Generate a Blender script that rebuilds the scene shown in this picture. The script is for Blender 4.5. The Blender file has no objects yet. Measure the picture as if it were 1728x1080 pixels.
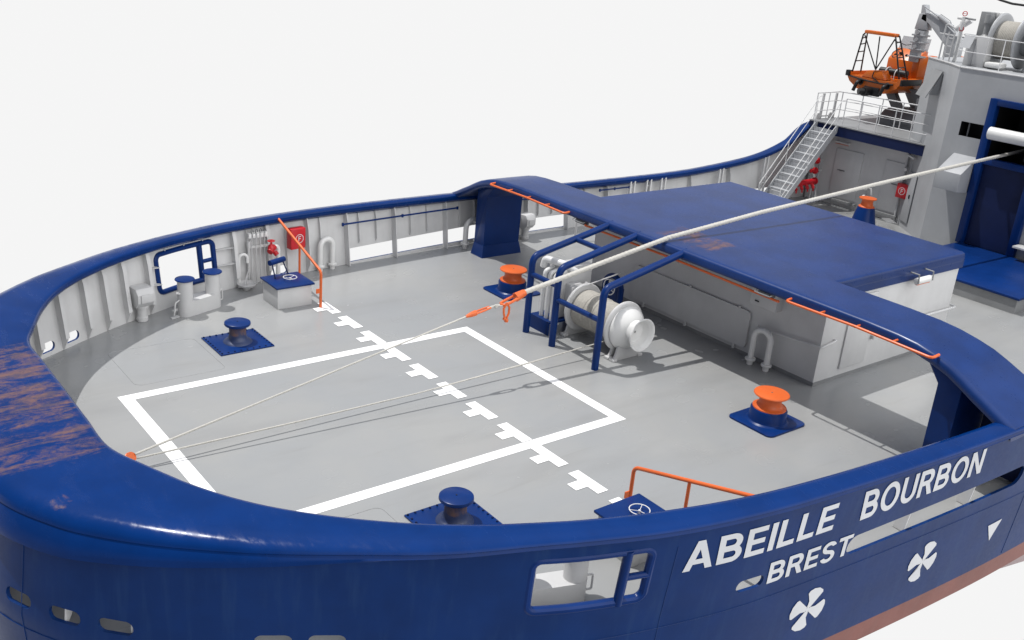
import bpy, bmesh, math, random
from mathutils import Vector, Matrix
from mathutils.geometry import delaunay_2d_cdt
random.seed(7)
S = bpy.context.scene
COL = S.collection
R = math.radians
PI = math.pi

# ------------------------------------------------------------------ materials
def newmat(name):
    m = bpy.data.materials.new(name); m.use_nodes = True
    nt = m.node_tree; nt.nodes.clear()
    out = nt.nodes.new('ShaderNodeOutputMaterial')
    b = nt.nodes.new('ShaderNodeBsdfPrincipled')
    nt.links.new(b.outputs[0], out.inputs[0])
    return m, nt, b

def N(nt, t, **k):
    n = nt.nodes.new(t)
    for a, v in k.items():
        if a == 'ins':
            for i, x in v.items(): n.inputs[i].default_value = x
        else: setattr(n, a, v)
    return n

def c4(c): return (c[0], c[1], c[2], 1.0)

def mixc(nt, fac, a, b):
    n = N(nt, 'ShaderNodeMix', data_type='RGBA')
    L = nt.links
    if hasattr(fac, 'is_linked'): L.new(fac, n.inputs[0])
    else: n.inputs[0].default_value = fac
    for i, v in ((6, a), (7, b)):
        if hasattr(v, 'is_linked'): L.new(v, n.inputs[i])
        else: n.inputs[i].default_value = c4(v)
    return n.outputs[2]

def math_(nt, op, a, b=None, clamp=False):
    n = N(nt, 'ShaderNodeMath', operation=op, use_clamp=clamp)
    for i, v in ((0, a), (1, b)):
        if v is None: continue
        if hasattr(v, 'is_linked'): nt.links.new(v, n.inputs[i])
        else: n.inputs[i].default_value = v
    return n.outputs[0]

def smooth(nt, v, a, b):
    n = N(nt, 'ShaderNodeMapRange', interpolation_type='SMOOTHSTEP')
    nt.links.new(v, n.inputs[0]); n.inputs[1].default_value = a; n.inputs[2].default_value = b
    return n.outputs[0]

def noise(nt, vec, scale, detail=6, rough=.6, stretch=None, dist=0):
    if stretch:
        mp = N(nt, 'ShaderNodeMapping'); nt.links.new(vec, mp.inputs[0]); mp.inputs[3].default_value = stretch
        vec = mp.outputs[0]
    n = N(nt, 'ShaderNodeTexNoise', ins={'Scale': scale, 'Detail': detail, 'Roughness': rough, 'Distortion': dist})
    nt.links.new(vec, n.inputs['Vector'])
    return n.outputs[0]

def boxmask(nt, xyz, rng, soft):
    m = None
    for i, (lo, hi) in enumerate(rng):
        if lo is None: continue
        a = smooth(nt, xyz.outputs[i], lo - soft, lo + soft)
        b = smooth(nt, xyz.outputs[i], hi + soft, hi - soft)
        p = math_(nt, 'MULTIPLY', a, b)
        m = p if m is None else math_(nt, 'MULTIPLY', m, p)
    return m

RUST_A = (0.19, 0.098, 0.062); RUST_B = (0.10, 0.066, 0.064)

def paint(name, col, rough=.4, vary=.10, streak=0, streak_col=None, grime=0, grime_col=(.12, .11, .1), rust=None, bump=.02,
          metallic=0, scale=1.0, spec=.5, coat=0, scuff=False):
    """rust: list of (ranges xyz, soft, stretch, threshold)"""
    m, nt, b = newmat(name); L = nt.links
    tc = N(nt, 'ShaderNodeTexCoord'); vec = tc.outputs['Object']
    n1 = noise(nt, vec, 1.3 * scale, 5, .55)
    dark = tuple(x * (1 - vary) for x in col); lite = tuple(min(1, x * (1 + vary)) for x in col)
    c = mixc(nt, smooth(nt, n1, .3, .7), dark, lite)
    n2 = noise(nt, vec, 14 * scale, 6, .65)
    rg = math_(nt, 'ADD', math_(nt, 'MULTIPLY', n2, .18), rough - .09)
    if scuff:
        sn = noise(nt, vec, 3.2, 9, .7, stretch=(1.2, .35, 1), dist=.8)
        rg = math_(nt, 'ADD', rg, math_(nt, 'MULTIPLY', smooth(nt, sn, .46, .62), .16))
    if streak:
        s = noise(nt, vec, 3.0, 5, .6, stretch=(2.2, 2.2, .12))
        f = math_(nt, 'MULTIPLY', smooth(nt, s, .48, .75), streak)
        c = mixc(nt, f, c, streak_col or (.25, .27, .3))
    if grime:
        g = noise(nt, vec, .55 * scale, 8, .62, dist=.6)
        f = math_(nt, 'MULTIPLY', smooth(nt, g, .5, .72), grime)
        c = mixc(nt, f, c, grime_col)
    if rust:
        xyz = N(nt, 'ShaderNodeSeparateXYZ'); L.new(vec, xyz.inputs[0])
        tot = None
        for rng, soft, st, th in rust:
            bm_ = boxmask(nt, xyz, rng, soft)
            r1 = noise(nt, vec, 2.0, 9, .68, stretch=st, dist=.9)
            r2 = noise(nt, vec, 11, 6, .7)
            v = math_(nt, 'ADD', math_(nt, 'MULTIPLY', r1, .75), math_(nt, 'MULTIPLY', r2, .25))
            v = math_(nt, 'ADD', v, math_(nt, 'MULTIPLY', math_(nt, 'SUBTRACT', bm_, 1), .5))
            k = smooth(nt, v, th, th + .19)
            tot = k if tot is None else math_(nt, 'MAXIMUM', tot, k)
        rc = mixc(nt, smooth(nt, noise(nt, vec, 5, 6, .7), .4, .62), RUST_A, RUST_B)
        c = mixc(nt, math_(nt, 'MULTIPLY', tot, .74), c, rc)
        rg = math_(nt, 'ADD', rg, math_(nt, 'MULTIPLY', tot, .3))
    L.new(c, b.inputs['Base Color'])
    L.new(rg, b.inputs['Roughness'])
    b.inputs['Metallic'].default_value = metallic
    b.inputs['Specular IOR Level'].default_value = spec
    if coat:
        b.inputs['Coat Weight'].default_value = coat; b.inputs['Coat Roughness'].default_value = .12
    if bump:
        bp = N(nt, 'ShaderNodeBump', ins={'Strength': bump * 4, 'Distance': .01})
        L.new(math_(nt, 'ADD', noise(nt, vec, 5 * scale, 4, .5), math_(nt, 'MULTIPLY', n2, .25)), bp.inputs['Height'])
        L.new(bp.outputs[0], b.inputs['Normal'])
    return m

BLUE = (.0018, .0235, .128)
M = {}
M['blue'] = paint('blue_paint', BLUE, .33, .12, spec=.2)
M['blue_roof'] = paint('blue_roof_paint', (.0045, .026, .125), .30, .14, spec=.34, bump=.006,
    rust=[(((7.3, 10.3), (-1.3, 1.2), (None, None)), .8, (.6, 1.3, 1), .395)])
M['blue_cap'] = paint('blue_cap_paint', (.0012, .0235, .126), .125, .10, spec=.15, bump=.009, scuff=True,
    rust=[(((-6.9, -5.15), (-2.35, 2.2), (None, None)), .34, (.46, 1.7, 1), .41),
          (((-6.35, -5.95), (-3.35, -2.85), (None, None)), .2, (1.5, 1.5, 1), .43)])
M['blue_hull'] = paint('blue_hull_paint', (.003, .0245, .116), .40, .10, streak=.5, streak_col=(.014, .044, .135), spec=.16, bump=.03)
M['navy'] = paint('navy_paint', (.004, .012, .06), .5, .12, spec=.25)
M['white_grey'] = paint('bulwark_grey_paint', (.56, .56, .56), .5, .06, streak=.25, streak_col=(.44, .435, .425), grime=.2, grime_col=(.44, .435, .42))
M['house'] = paint('deckhouse_white_paint', (.58, .58, .58), .45, .05, streak=.12, streak_col=(.45, .45, .44))
M['tower'] = paint('superstructure_grey_paint', (.36, .37, .385), .5, .05, streak=.25, streak_col=(.32, .33, .335), grime=.15, grime_col=(.3, .31, .32))
M['light'] = paint('light_grey_enamel', (.52, .52, .52), .38, .05, grime=.12, grime_col=(.4, .39, .37))
M['white'] = paint('white_enamel', (.70, .70, .69), .35, .05, grime=.1, grime_col=(.5, .49, .46))
M['rail'] = paint('rail_white_paint', (.66, .66, .66), .4, .04)
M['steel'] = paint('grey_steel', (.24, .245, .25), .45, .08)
M['darksteel'] = paint('dark_grey_steel', (.12, .125, .135), .5, .1)
M['orange'] = paint('orange_paint', (.64, .118, .022), .42, .08, grime=.1, grime_col=(.5, .08, .02))
M['boat_orange'] = paint('orange_gelcoat', (.56, .115, .004), .35, .06)
M['red'] = paint('red_paint', (.50, .010, .018), .4, .08)
M['black'] = paint('black_rubber', (.008, .008, .009), .45, .1)
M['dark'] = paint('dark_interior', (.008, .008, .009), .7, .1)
M['mark'] = paint('white_deck_paint', (.82, .82, .82), .5, .03, grime=.12, grime_col=(.62, .62, .61))
M['letter'] = paint('white_lettering', (.62, .63, .65), .45, .04)
M['rustblue'] = paint('worn_blue_steel', (.02, .035, .10), .4, .2, rust=[(((None, None), (None, None), (.17, .44)), .07, (1, 1, .6), .36)])
M['band'] = paint('red_boot_topping', (.20, .07, .055), .5, .1, streak=.2, streak_col=(.2, .1, .09))
M['anti'] = paint('antifouling_lit_below', (.33, .25, .25), .55, .12, streak=.3, streak_col=(.26, .16, .16))  # grey-pink tint of the light from below is put into this colour

def ropemat(name, col, scale):
    m, nt, b = newmat(name)
    tc = N(nt, 'ShaderNodeTexCoord')
    n = noise(nt, tc.outputs['Object'], scale, 6, .7)
    nt.links.new(mixc(nt, smooth(nt, n, .3, .7), tuple(x * .78 for x in col), col), b.inputs['Base Color'])
    b.inputs['Roughness'].default_value = .75
    return m
M['rope'] = ropemat('tow_rope', (.52, .505, .465), 25)
M['drumrope'] = ropemat('coiled_rope', (.42, .40, .36), 18)

def deckmat():
    m, nt, b = newmat('grey_deck_coating'); L = nt.links
    tc = N(nt, 'ShaderNodeTexCoord'); vec = tc.outputs['Object']
    a = smooth(nt, noise(nt, vec, .35, 6, .55, dist=.4), .36, .66)
    c = mixc(nt, a, (.278, .286, .292), (.300, .302, .298))
    d = smooth(nt, noise(nt, vec, .9, 3, .55, stretch=(.35, 1.3, 1)), .45, .75)
    c = mixc(nt, math_(nt, 'MULTIPLY', d, .55), c, (.245, .247, .246))
    st_ = smooth(nt, noise(nt, vec, 2.6, 6, .62, stretch=(.22, 1.5, 1), dist=.5), .58, .74)
    c = mixc(nt, math_(nt, 'MULTIPLY', st_, .15), c, (.21, .20, .185))
    L.new(c, b.inputs['Base Color'])
    r = math_(nt, 'ADD', math_(nt, 'MULTIPLY', noise(nt, vec, 1.5, 2, .5), .22), .13)
    L.new(r, b.inputs['Roughness'])
    return m
M['deck'] = deckmat()

def glassmat():
    m, nt, b = newmat('clear_windscreen')
    b.inputs['Base Color'].default_value = (.42, .43, .45, 1); b.inputs['Roughness'].default_value = .12
    b.inputs['Alpha'].default_value = .7
    return m
M['glass'] = glassmat()
def lampmat():
    m, nt, b = newmat('lamp_lens'); b.inputs['Base Color'].default_value = (.8, .8, .78, 1); b.inputs['Roughness'].default_value = .15
    return m
M['lens'] = lampmat()

# ------------------------------------------------------------------ mesh builder
def V(*a): return Vector(a if len(a) > 1 else a[0])

class MB:
    def __init__(s): s.bm = bmesh.new(); s.mi = 0
    def face(s, pts):
        f = s.bm.faces.new([s.bm.verts.new(p) for p in pts]); f.material_index = s.mi; return f
    def box(s, c, d, bev=0, rz=0, seg=2, rot=None):
        r = bmesh.ops.create_cube(s.bm, size=1)
        vs = r['verts']; mt = Matrix.Translation(V(c)) @ (rot.to_4x4() if rot else Matrix.Rotation(rz, 4, 'Z')) @ Matrix.Diagonal((d[0], d[1], d[2], 1))
        bmesh.ops.transform(s.bm, matrix=mt, verts=vs)
        fs = {f for v in vs for f in v.link_faces}
        for f in fs: f.material_index = s.mi
        if bev:
            es = list({e for v in vs for e in v.link_edges})
            bmesh.ops.bevel(s.bm, geom=es, offset=bev, segments=seg, affect='EDGES', profile=.5, clamp_overlap=True, material=s.mi)
        return s
    def bb(s, x0, x1, y0, y1, z0, z1, bev=0): return s.box(((x0+x1)/2, (y0+y1)/2, (z0+z1)/2), (abs(x1-x0), abs(y1-y0), abs(z1-z0)), bev)
    def loft(s, rings, ring_closed=True, caps=True, closed=False):
        vr = [[s.bm.verts.new(p) for p in r] for r in rings]
        n = len(vr[0]); k = len(vr)
        for i in range(k if closed else k - 1):
            a = vr[i]; b = vr[(i + 1) % k]
            for j in range(n if ring_closed else n - 1):
                j2 = (j + 1) % n
                f = s.bm.faces.new((a[j], a[j2], b[j2], b[j])); f.material_index = s.mi
        if caps and not closed and ring_closed:
            for r in (vr[0], vr[-1]):
                f = s.bm.faces.new(r); f.material_index = s.mi
        return s
    def tube(s, path, r, seg=12, closed=False, rad=None):
        P = [V(p) for p in path]; n = len(P); rings = []
        def tan(i):
            if closed: return (P[(i+1) % n] - P[i-1]).normalized()
            if i == 0: return (P[1] - P[0]).normalized()
            if i == n-1: return (P[-1] - P[-2]).normalized()
            return ((P[i+1] - P[i]).normalized() + (P[i] - P[i-1]).normalized()).normalized()
        t = tan(0); ref = V(0, 0, 1) if abs(t.z) < .9 else V(1, 0, 0)
        u = t.cross(ref).normalized()
        for i in range(n):
            t2 = tan(i); u = (u - t2 * u.dot(t2)).normalized(); v = t2.cross(u)
            rr = rad(i / (n-1)) if rad else r
            rings.append([P[i] + (u * math.cos(2*PI*k/seg) + v * math.sin(2*PI*k/seg)) * rr for k in range(seg)])
        return s.loft(rings, True, True, closed)
    def cyl(s, a, b, r, seg=16, r2=None):
        a, b = V(a), V(b)
        return s.lathe([(0, 0), (r, 0), (r2 if r2 is not None else r, (b-a).length), (0, (b-a).length)], a, (b-a), seg)
    def lathe(s, prof, o, ax=(0, 0, 1), seg=32):
        o = V(o); ax = V(ax).normalized()
        ref = V(1, 0, 0) if abs(ax.x) < .9 else V(0, 1, 0)
        u = ax.cross(ref).normalized(); v = ax.cross(u)
        prev = None
        for r, h in prof:
            if r < 1e-6: cur = [s.bm.verts.new(o + ax*h)]
            else: cur = [s.bm.verts.new(o + ax*h + (u*math.cos(2*PI*k/seg) + v*math.sin(2*PI*k/seg))*r) for k in range(seg)]
            if prev:
                for k in range(seg):
                    k2 = (k+1) % seg
                    q = [prev[k % len(prev)], prev[k2 % len(prev)], cur[k2 % len(cur)], cur[k % len(cur)]]
                    q2 = []
                    for x in q:
                        if x not in q2: q2.append(x)
                    if len(q2) > 2:
                        f = s.bm.faces.new(q2); f.material_index = s.mi
            prev = cur
        return s
    def prism(s, poly, ext, bev=0):
        ext = V(ext); a = [s.bm.verts.new(V(p)) for p in poly]; b = [s.bm.verts.new(V(p) + ext) for p in poly]
        n = len(a); fs = [s.bm.faces.new(a), s.bm.faces.new(b[::-1])]
        for i in range(n): fs.append(s.bm.faces.new((a[i], b[i], b[(i+1) % n], a[(i+1) % n])))
        for f in fs: f.material_index = s.mi
        if bev:
            es = list({e for f in fs for e in f.edges})
            bmesh.ops.bevel(s.bm, geom=es, offset=bev, segments=2, affect='EDGES', profile=.5, clamp_overlap=True, material=s.mi)
        return s
    def torus(s, c, r, tr, ax=(0, 0, 1), seg=32, ts=8):
        ax = V(ax).normalized(); ref = V(1, 0, 0) if abs(ax.x) < .9 else V(0, 1, 0)
        u = ax.cross(ref).normalized(); v = ax.cross(u)
        return s.tube([V(c) + (u*math.cos(2*PI*k/seg) + v*math.sin(2*PI*k/seg))*r for k in range(seg)], tr, ts, True)
    def build(s, name, mats, parent=None, angle=35, recalc=True):
        bm = s.bm
        if recalc: bmesh.ops.recalc_face_normals(bm, faces=bm.faces)
        off = V(0, 0, 0); p = parent
        while p is not None: off += p.location; p = p.parent
        if off.length > 0: bmesh.ops.translate(bm, vec=-off, verts=bm.verts)
        me = bpy.data.meshes.new(name)
        bm.to_mesh(me); bm.free()
        for f in me.polygons: f.use_smooth = True
        me.set_sharp_from_angle(angle=R(angle))
        if not isinstance(mats, (list, tuple)): mats = [mats]
        for m in mats: me.materials.append(M[m])
        o = bpy.data.objects.new(name, me); COL.objects.link(o)
        if parent is not None: o.parent = parent
        return o

def fillet(pts, r, n=6):
    P = [V(p) for p in pts]; out = [P[0]]
    for i in range(1, len(P)-1):
        a = (P[i-1]-P[i]); b = (P[i+1]-P[i])
        ang = a.angle(b); d = min(r / max(math.tan(ang/2), .05), a.length*.49, b.length*.49)
        p0 = P[i] + a.normalized()*d; p1 = P[i] + b.normalized()*d
        for k in range(n+1):
            t = k/n; out.append(p0*(1-t)**2 + P[i]*2*t*(1-t) + p1*t*t)
    out.append(P[-1]); return out

def thing(name, label, cat, loc=(0, 0, 0), group=None):
    o = bpy.data.objects.new(name, None); COL.objects.link(o); o.location = loc
    o.empty_display_size = .2
    o['label'] = label; o['category'] = cat
    if group: o['group'] = group
    return o
def tag(o, label, cat, group=None):
    o['label'] = label; o['category'] = cat
    if group: o['group'] = group
    return o
def dup(root, loc, label, rz=0):
    def cp(o, par):
        c = o.copy(); COL.objects.link(c)
        if par is not None: c.parent = par
        for ch in o.children: cp(ch, c)
        return c
    kids = list(root.children)
    r = root.copy(); COL.objects.link(r)
    for ch in kids: cp(ch, r)
    r.location = loc; r.rotation_euler = (0, 0, rz); r['label'] = label
    return r

# ------------------------------------------------------------------ curves of the hull
def catmull(P, per=8):
    out = []
    n = len(P)
    for i in range(n-1):
        p0 = P[i-1] if i > 0 else [2*a-b for a, b in zip(P[0], P[1])]
        p1 = P[i]; p2 = P[i+1]; p3 = P[i+2] if i+2 < n else [2*a-b for a, b in zip(P[-1], P[-2])]
        for k in range(per):
            t = k/per
            out.append([.5*((2*b) + (c-a)*t + (2*a-5*b+4*c-d)*t*t + (-a+3*b-3*c+d)*t**3) for a, b, c, d in zip(p0, p1, p2, p3)])
    out.append(list(P[-1])); return out

# stations: plate foot (x,y), rail inner edge (x,y), rail outer edge (x,y), rail top z, lip
STN = [
 ((-7.05, 0),    (-5.27, 0),    (-6.95, 0),    1.64, .30),
 ((-7.01, 1.2),  (-5.27, 1.1),  (-6.90, 1.15), 1.64, .30),
 ((-6.86, 2.35), (-5.26, 2.02), (-6.72, 2.42), 1.64, .30),
 ((-6.46, 3.22),  (-4.98, 2.80), (-6.33, 3.28), 1.64, .29),
 ((-5.96, 3.84), (-4.65, 3.55), (-5.93, 3.82), 1.64, .25),
 ((-5.29, 4.44),  (-4.22, 4.25), (-5.33, 4.46), 1.64, .19),
 ((-4.4, 4.98),  (-3.68, 4.86), (-4.52, 5.16), 1.64, .11),
 ((-3.5, 5.53),  (-2.95, 5.48), (-3.62, 5.76), 1.63, .04),
 ((-2.6, 6.03),  (-2.2, 5.97),  (-2.72, 6.31), 1.62, 0),
 ((-1.72, 6.43), (-1.4, 6.38),  (-1.82, 6.72), 1.62, 0),
 ((-.95, 6.78),  (-.72, 6.66),  (-1.0, 7.06),  1.61, 0),
 ((.1, 7.12),    (.25, 6.98),   (.05, 7.44),   1.60, 0),
 ((1.45, 7.43),  (1.5, 7.29),   (1.4, 7.74),   1.59, 0),
 ((3, 7.62),     (3, 7.51),     (3, 7.95),     1.58, 0),
 ((5, 7.8),      (5, 7.68),     (5, 8.12),     1.55, 0),
 ((7, 7.95),     (7, 7.8),      (7, 8.24),     1.52, 0),
 ((9, 8.05),     (9, 7.86),     (9, 8.30),     1.49, 0),
 ((12, 8.1),     (12, 7.9),     (12, 8.33),    1.44, 0),
 ((16, 8.1),     (16, 7.9),     (16, 8.33),    1.45, 0),
 ((18.2, 8.08),  (18.2, 7.88),  (18.2, 8.31),  1.55, 0),
 ((20.6, 8.05),  (20.6, 7.84),  (20.6, 8.28),  1.80, 0),
 ((22.2, 8.02),  (22.2, 7.8),   (22.2, 8.24),  2.25, 0),
 ((23.4, 8.0),   (23.4, 7.78),  (23.4, 8.22),  2.88, 0),
 ((25, 7.96),    (25, 7.74),    (25, 8.18),    2.9, 0),
 ((29, 7.8),     (29, 7.6),     (29, 8.0),     2.9, 0)]
FINE = catmull([list(a)+list(b)+list(c)+[z, l] for a, b, c, z, l in STN], 8)
TL = [0]
for a, b in zip(FINE, FINE[1:]): TL.append(TL[-1] + math.hypot(b[0]-a[0], b[1]-a[1]))
TMAX = TL[-1]
def lean(t):
    f = min(1, max(0, (abs(t)-3.2)/3.2)); f = f*f*(3-2*f)
    return -.14+.26*f
def _loc(t):
    lo, hi = 0, len(TL)-1
    while hi-lo > 1:
        m = (lo+hi)//2
        if TL[m] <= t: lo = m
        else: hi = m
    return lo, (t-TL[lo])/(TL[hi]-TL[lo])
def at(t):
    t = min(max(abs(t), 0), TMAX)
    i, f = _loc(t)
    return [a+(b-a)*f for a, b in zip(FINE[i], FINE[i+1])]
def nrm(t):
    a = at(max(abs(t)-.12, 0)); b = at(min(abs(t)+.12, TMAX))
    dx, dy = b[0]-a[0], b[1]-a[1]; l = math.hypot(dx, dy)
    n = (-dy/l, dx/l)
    if abs(t) < .13: n = (-1, 0)
    return n
def hp(t, z, off=0):
    q = at(t); n = nrm(t); o = off + (lean(t)*z if z > 0 else .07*z)
    s = 1 if t >= 0 else -1
    return V(q[0]+n[0]*o, s*(q[1]+n[1]*o), z)
def tx(x):
    lo, hi = TL[16], TMAX
    for _ in range(40):
        m = (lo+hi)/2
        if at(m)[0] < x: lo = m
        else: hi = m
    return lo

# ------------------------------------------------------------------ deck
def rr(x0, x1, y0, y1, r, n=5):
    """rounded rectangle outline (2d)"""
    out = []
    for cx, cy, a0 in ((x1-r, y1-r, 0), (x0+r, y1-r, 90), (x0+r, y0+r, 180), (x1-r, y0+r, 270)):
        for k in range(n+1):
            a = R(a0+90*k/n); out.append((cx+r*math.cos(a), cy+r*math.sin(a)))
    return out

mb = MB(); prev = None
ts = [TL[i] for i in range(0, len(TL), 2)]
rows = []
for t in ts[1:]:
    p = hp(t, 0, -.03); rows.append([V(p.x, p.y*(1-2*k/12), 0) for k in range(13)])
p = hp(0, 0, -.03)
rows.insert(0, [V(p.x, .6*(1-2*k/12), 0) for k in range(13)])
vr = [[mb.bm.verts.new(q) for q in r] for r in rows]
for a, b in zip(vr, vr[1:]):
    for k in range(12): mb.bm.faces.new((a[k], a[k+1], b[k+1], b[k]))
deck = mb.build('deck', 'deck'); deck['kind'] = 'structure'

def sheet(mb, pts, z):
    f = mb.face([V(x, y, z) for x, y in pts])
    if f.normal.z < 0 or True:
        f.normal_update()
        if f.normal.z < 0: f.normal_flip()
# painted rectangle: four butted strips
mb = MB()
xo0, xi0, xi1, xo1, yo, yi = -3.777, -3.539, 3.779, 4.011, 2.615, 2.385
TZ = .004
for q in ([(xo0, -yo), (xi0, -yo), (xi0, yo), (xo0, yo)], [(xi1, -yo), (xo1, -yo), (xo1, yo), (xi1, yo)],
          [(xi0, yi), (xi1, yi), (xi1, yo), (xi0, yo)], [(xi0, -yo), (xi1, -yo), (xi1, -yi), (xi0, -yi)]): sheet(mb, q, TZ)
mb.build('painted_frame', 'mark', deck, recalc=False)
for k in range(11):
    yc = 5 - k; mb = MB()
    sheet(mb, [(1.418, yc-.116), (1.666, yc-.116), (1.666, yc-.376), (1.895, yc-.376), (1.895, yc+.376), (1.666, yc+.376), (1.666, yc+.116), (1.418, yc+.116)], .008)
    mb.build('painted_tee', 'mark', deck, recalc=False)
for sgn in (1, -1):   # flush hatch seams
    mb = MB(); o = rr(-3.34, -1.58, 2.91, 4.64, .14)
    mb.tube([V(x, sgn*y, .001) for x, y in o], .007, 6, True)
    mb.build('weld_seam', 'deck', deck)

# ------------------------------------------------------------------ hull
hull = thing('ship_hull', 'blue ship hull with white lettering and a raised bulwark rail round the grey deck', 'ship hull')
def inpoly(x, y, poly):
    c = False; n = len(poly)
    for i in range(n):
        x1, y1 = poly[i]; x2, y2 = poly[i-1]
        if (y1 > y) != (y2 > y) and x < (x2-x1)*(y-y1)/(y2-y1)+x1: c = not c
    return c
holes = []
SLOT_T = (2.79, 3.54, 4.23, 6.13, 6.78)
WIN = (-1.60, -.08, .385, 1.235)
for s in (1, -1):
    def H(x0, x1, z0, z1, r):
        a, b = tx(x0), tx(x1)
        o = rr(a, b, z0, z1, r, 6)
        holes.append([(s*u, z) for u, z in (o if s > 0 else o[::-1])])
    H(*WIN, .12)
    i_ = len(holes); H(3.68, 8.42, .045, .40, .176)
    ta_ = tx(3.68); holes[i_] = [(u, z+(abs(u)-ta_)/4.8*(.06+.05*(z-.045)/.355)) for u, z in holes[i_]]
    H(9.95, 11.75, .06, .45, .19)
    H(1.44, 1.94, .075, .285, .10)
    H(20.4, 22.4, .08, .5, .19)
    for a in SLOT_T:
        zl = .105 if a < 5 else (.005 if s < 0 else .09); a -= .05 if (s > 0 and a > 5) else 0
        o = rr(a-.23, a+.23, zl, zl+.195, .095, 6); holes.append([(s*u, z) for u, z in (o if s > 0 else o[::-1])])
ZR = [-2.05, -1.86, -1.65, -1.3, -.95, -.6, -.2, 0, .2, .4, .6, .8, 1.0, 1.2, 1.42]
verts = []; nt_ = 300
for i in range(nt_+1):
    t = -TMAX + 2*TMAX*i/nt_
    for z in ZR: verts.append((t, z))
def near(t, z):
    for h in holes:
        xs = [p[0] for p in h]; zs = [p[1] for p in h]
        if min(xs)-.03 < t < max(xs)+.03 and min(zs)-.03 < z < max(zs)+.03: return True
    return False
verts = [v for v in verts if not near(*v)]
edges = []
for h in holes:
    i0 = len(verts)
    # subdivide long sides so they follow the curve
    hh = []
    for a, b in zip(h, h[1:]+h[:1]):
        hh.append(a); d = math.hypot(b[0]-a[0], b[1]-a[1]); k = int(d/.25)
        for j in range(1, k+1): hh.append((a[0]+(b[0]-a[0])*j/(k+1), a[1]+(b[1]-a[1])*j/(k+1)))
    verts += hh; n = len(hh)
    edges += [(i0+j, i0+(j+1) % n) for j in range(n)]
res = delaunay_2d_cdt([Vector(v) for v in verts], edges, [], 0, 1e-5)
v2, f2 = res[0], res[2]
tris = []
for f in f2:
    cx = sum(v2[i].x for i in f)/3; cz = sum(v2[i].y for i in f)/3
    if not any(inpoly(cx, cz, h) for h in holes): tris.append(list(f))
def zmap(t, z):
    if z > 1.0: return 1.0 + (z-1.0)/.42*(at(t)[6]-.14-1.0)
    return z
mb = MB(); bm = mb.bm
vo = [bm.verts.new(hp(v.x, zmap(v.x, v.y), .0)) for v in v2]
vi = [bm.verts.new(hp(v.x, zmap(v.x, v.y), -.05)) for v in v2]
ecount = {}
for f in tris:
    cz = sum(v2[i].y for i in f)/3
    try: fo = bm.faces.new([vo[i] for i in f])
    except ValueError: continue
    fo.material_index = 2 if cz < -1.65 else 0
    if cz > -.2:
        fi = bm.faces.new([vi[i] for i in reversed(f)]); fi.material_index = 1
    for a, b in zip(f, f[1:]+f[:1]): ecount.setdefault((min(a, b), max(a, b)), []).append((a, b))
for k, l in ecount.items():
    if len(l) == 1:
        a, b = l[0]
        if v2[a].y > -.01 and v2[b].y > -.01:
            fr = bm.faces.new((vo[b], vo[a], vi[a], vi[b])); fr.material_index = 0
bmesh.ops.delete(bm, geom=[v for v in bm.verts if not v.link_faces], context='VERTS')
plating = mb.build('plating', ['blue_hull', 'white_grey', 'band'], hull, angle=40, recalc=False)

# underwater body
mb = MB(); rings = []
for t in [TL[i] for i in range(2, len(TL), 2)]:
    q = hp(t, -2.05, -.01); x = q.x; y = q.y
    zb = -2.06 - .19*max(0, x-7.2); zb = max(zb, -4.5)
    row = [V(x, y, -2.052), V(x, max(y-.06-.05*max(0, min(4, x-7.2)), .2), (zb-2.05)/2), V(x, max(y-.35, .15), zb), V(x, .1, zb-.5), V(x, -.1, zb-.5)]
    row += [V(p.x, -p.y, p.z) for p in reversed(row[:3])]
    rings.append(row)
mb.loft(rings, ring_closed=False, caps=False)
mb.build('underwater_body', 'anti', hull)

# cap rail
mb = MB(); rings = []
cidx = list(range(0, len(FINE)))
seq = [(i, -1) for i in reversed(cidx[1:])] + [(i, 1) for i in cidx]
for i, s in seq:
    q = FINE[i]; k_ = min(1, max(0, (q[0]+3)/3)); A = V(q[2], q[3], 0); B = V(q[4], q[5]-.05*k_, 0); zt, lip = q[6], max(q[7], 0)
    w = (B-A).length; e = (B-A)/w
    Rr = min(.34, .58*w); drop = .065+.135*min(1, max(0, (w-.5)/.8))
    sec = [(.05, -.17), (.012, -.13), (0, -.07), (.012, -.03), (.045, -.006), (.09, 0)]
    sec += [(.09+(w-Rr-.09)*.5, .006)]
    for k in range(0, 8):
        a = R(90*k/7); sec.append((w-Rr+Rr*math.sin(a), -drop*(1-math.cos(a))))
    sec += [(w-.012, -drop-.012), (w+.0, -drop-.026), (w+.012+lip*.3, -drop-.05-lip*.5), (w+.0+lip*.35, -drop-.055-lip), (w-.04-lip*.2, -drop-.075-lip), (min(w*.4, .25), -.24-lip*.3)]
    ring = []
    for u, dz in sec:
        p = A + e*u; ring.append(V(p.x, s*p.y, zt+dz))
    rings.append(ring)
mb.loft(rings, True, True)
mb.build('cap_rail', 'blue_cap', hull, angle=42)

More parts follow.
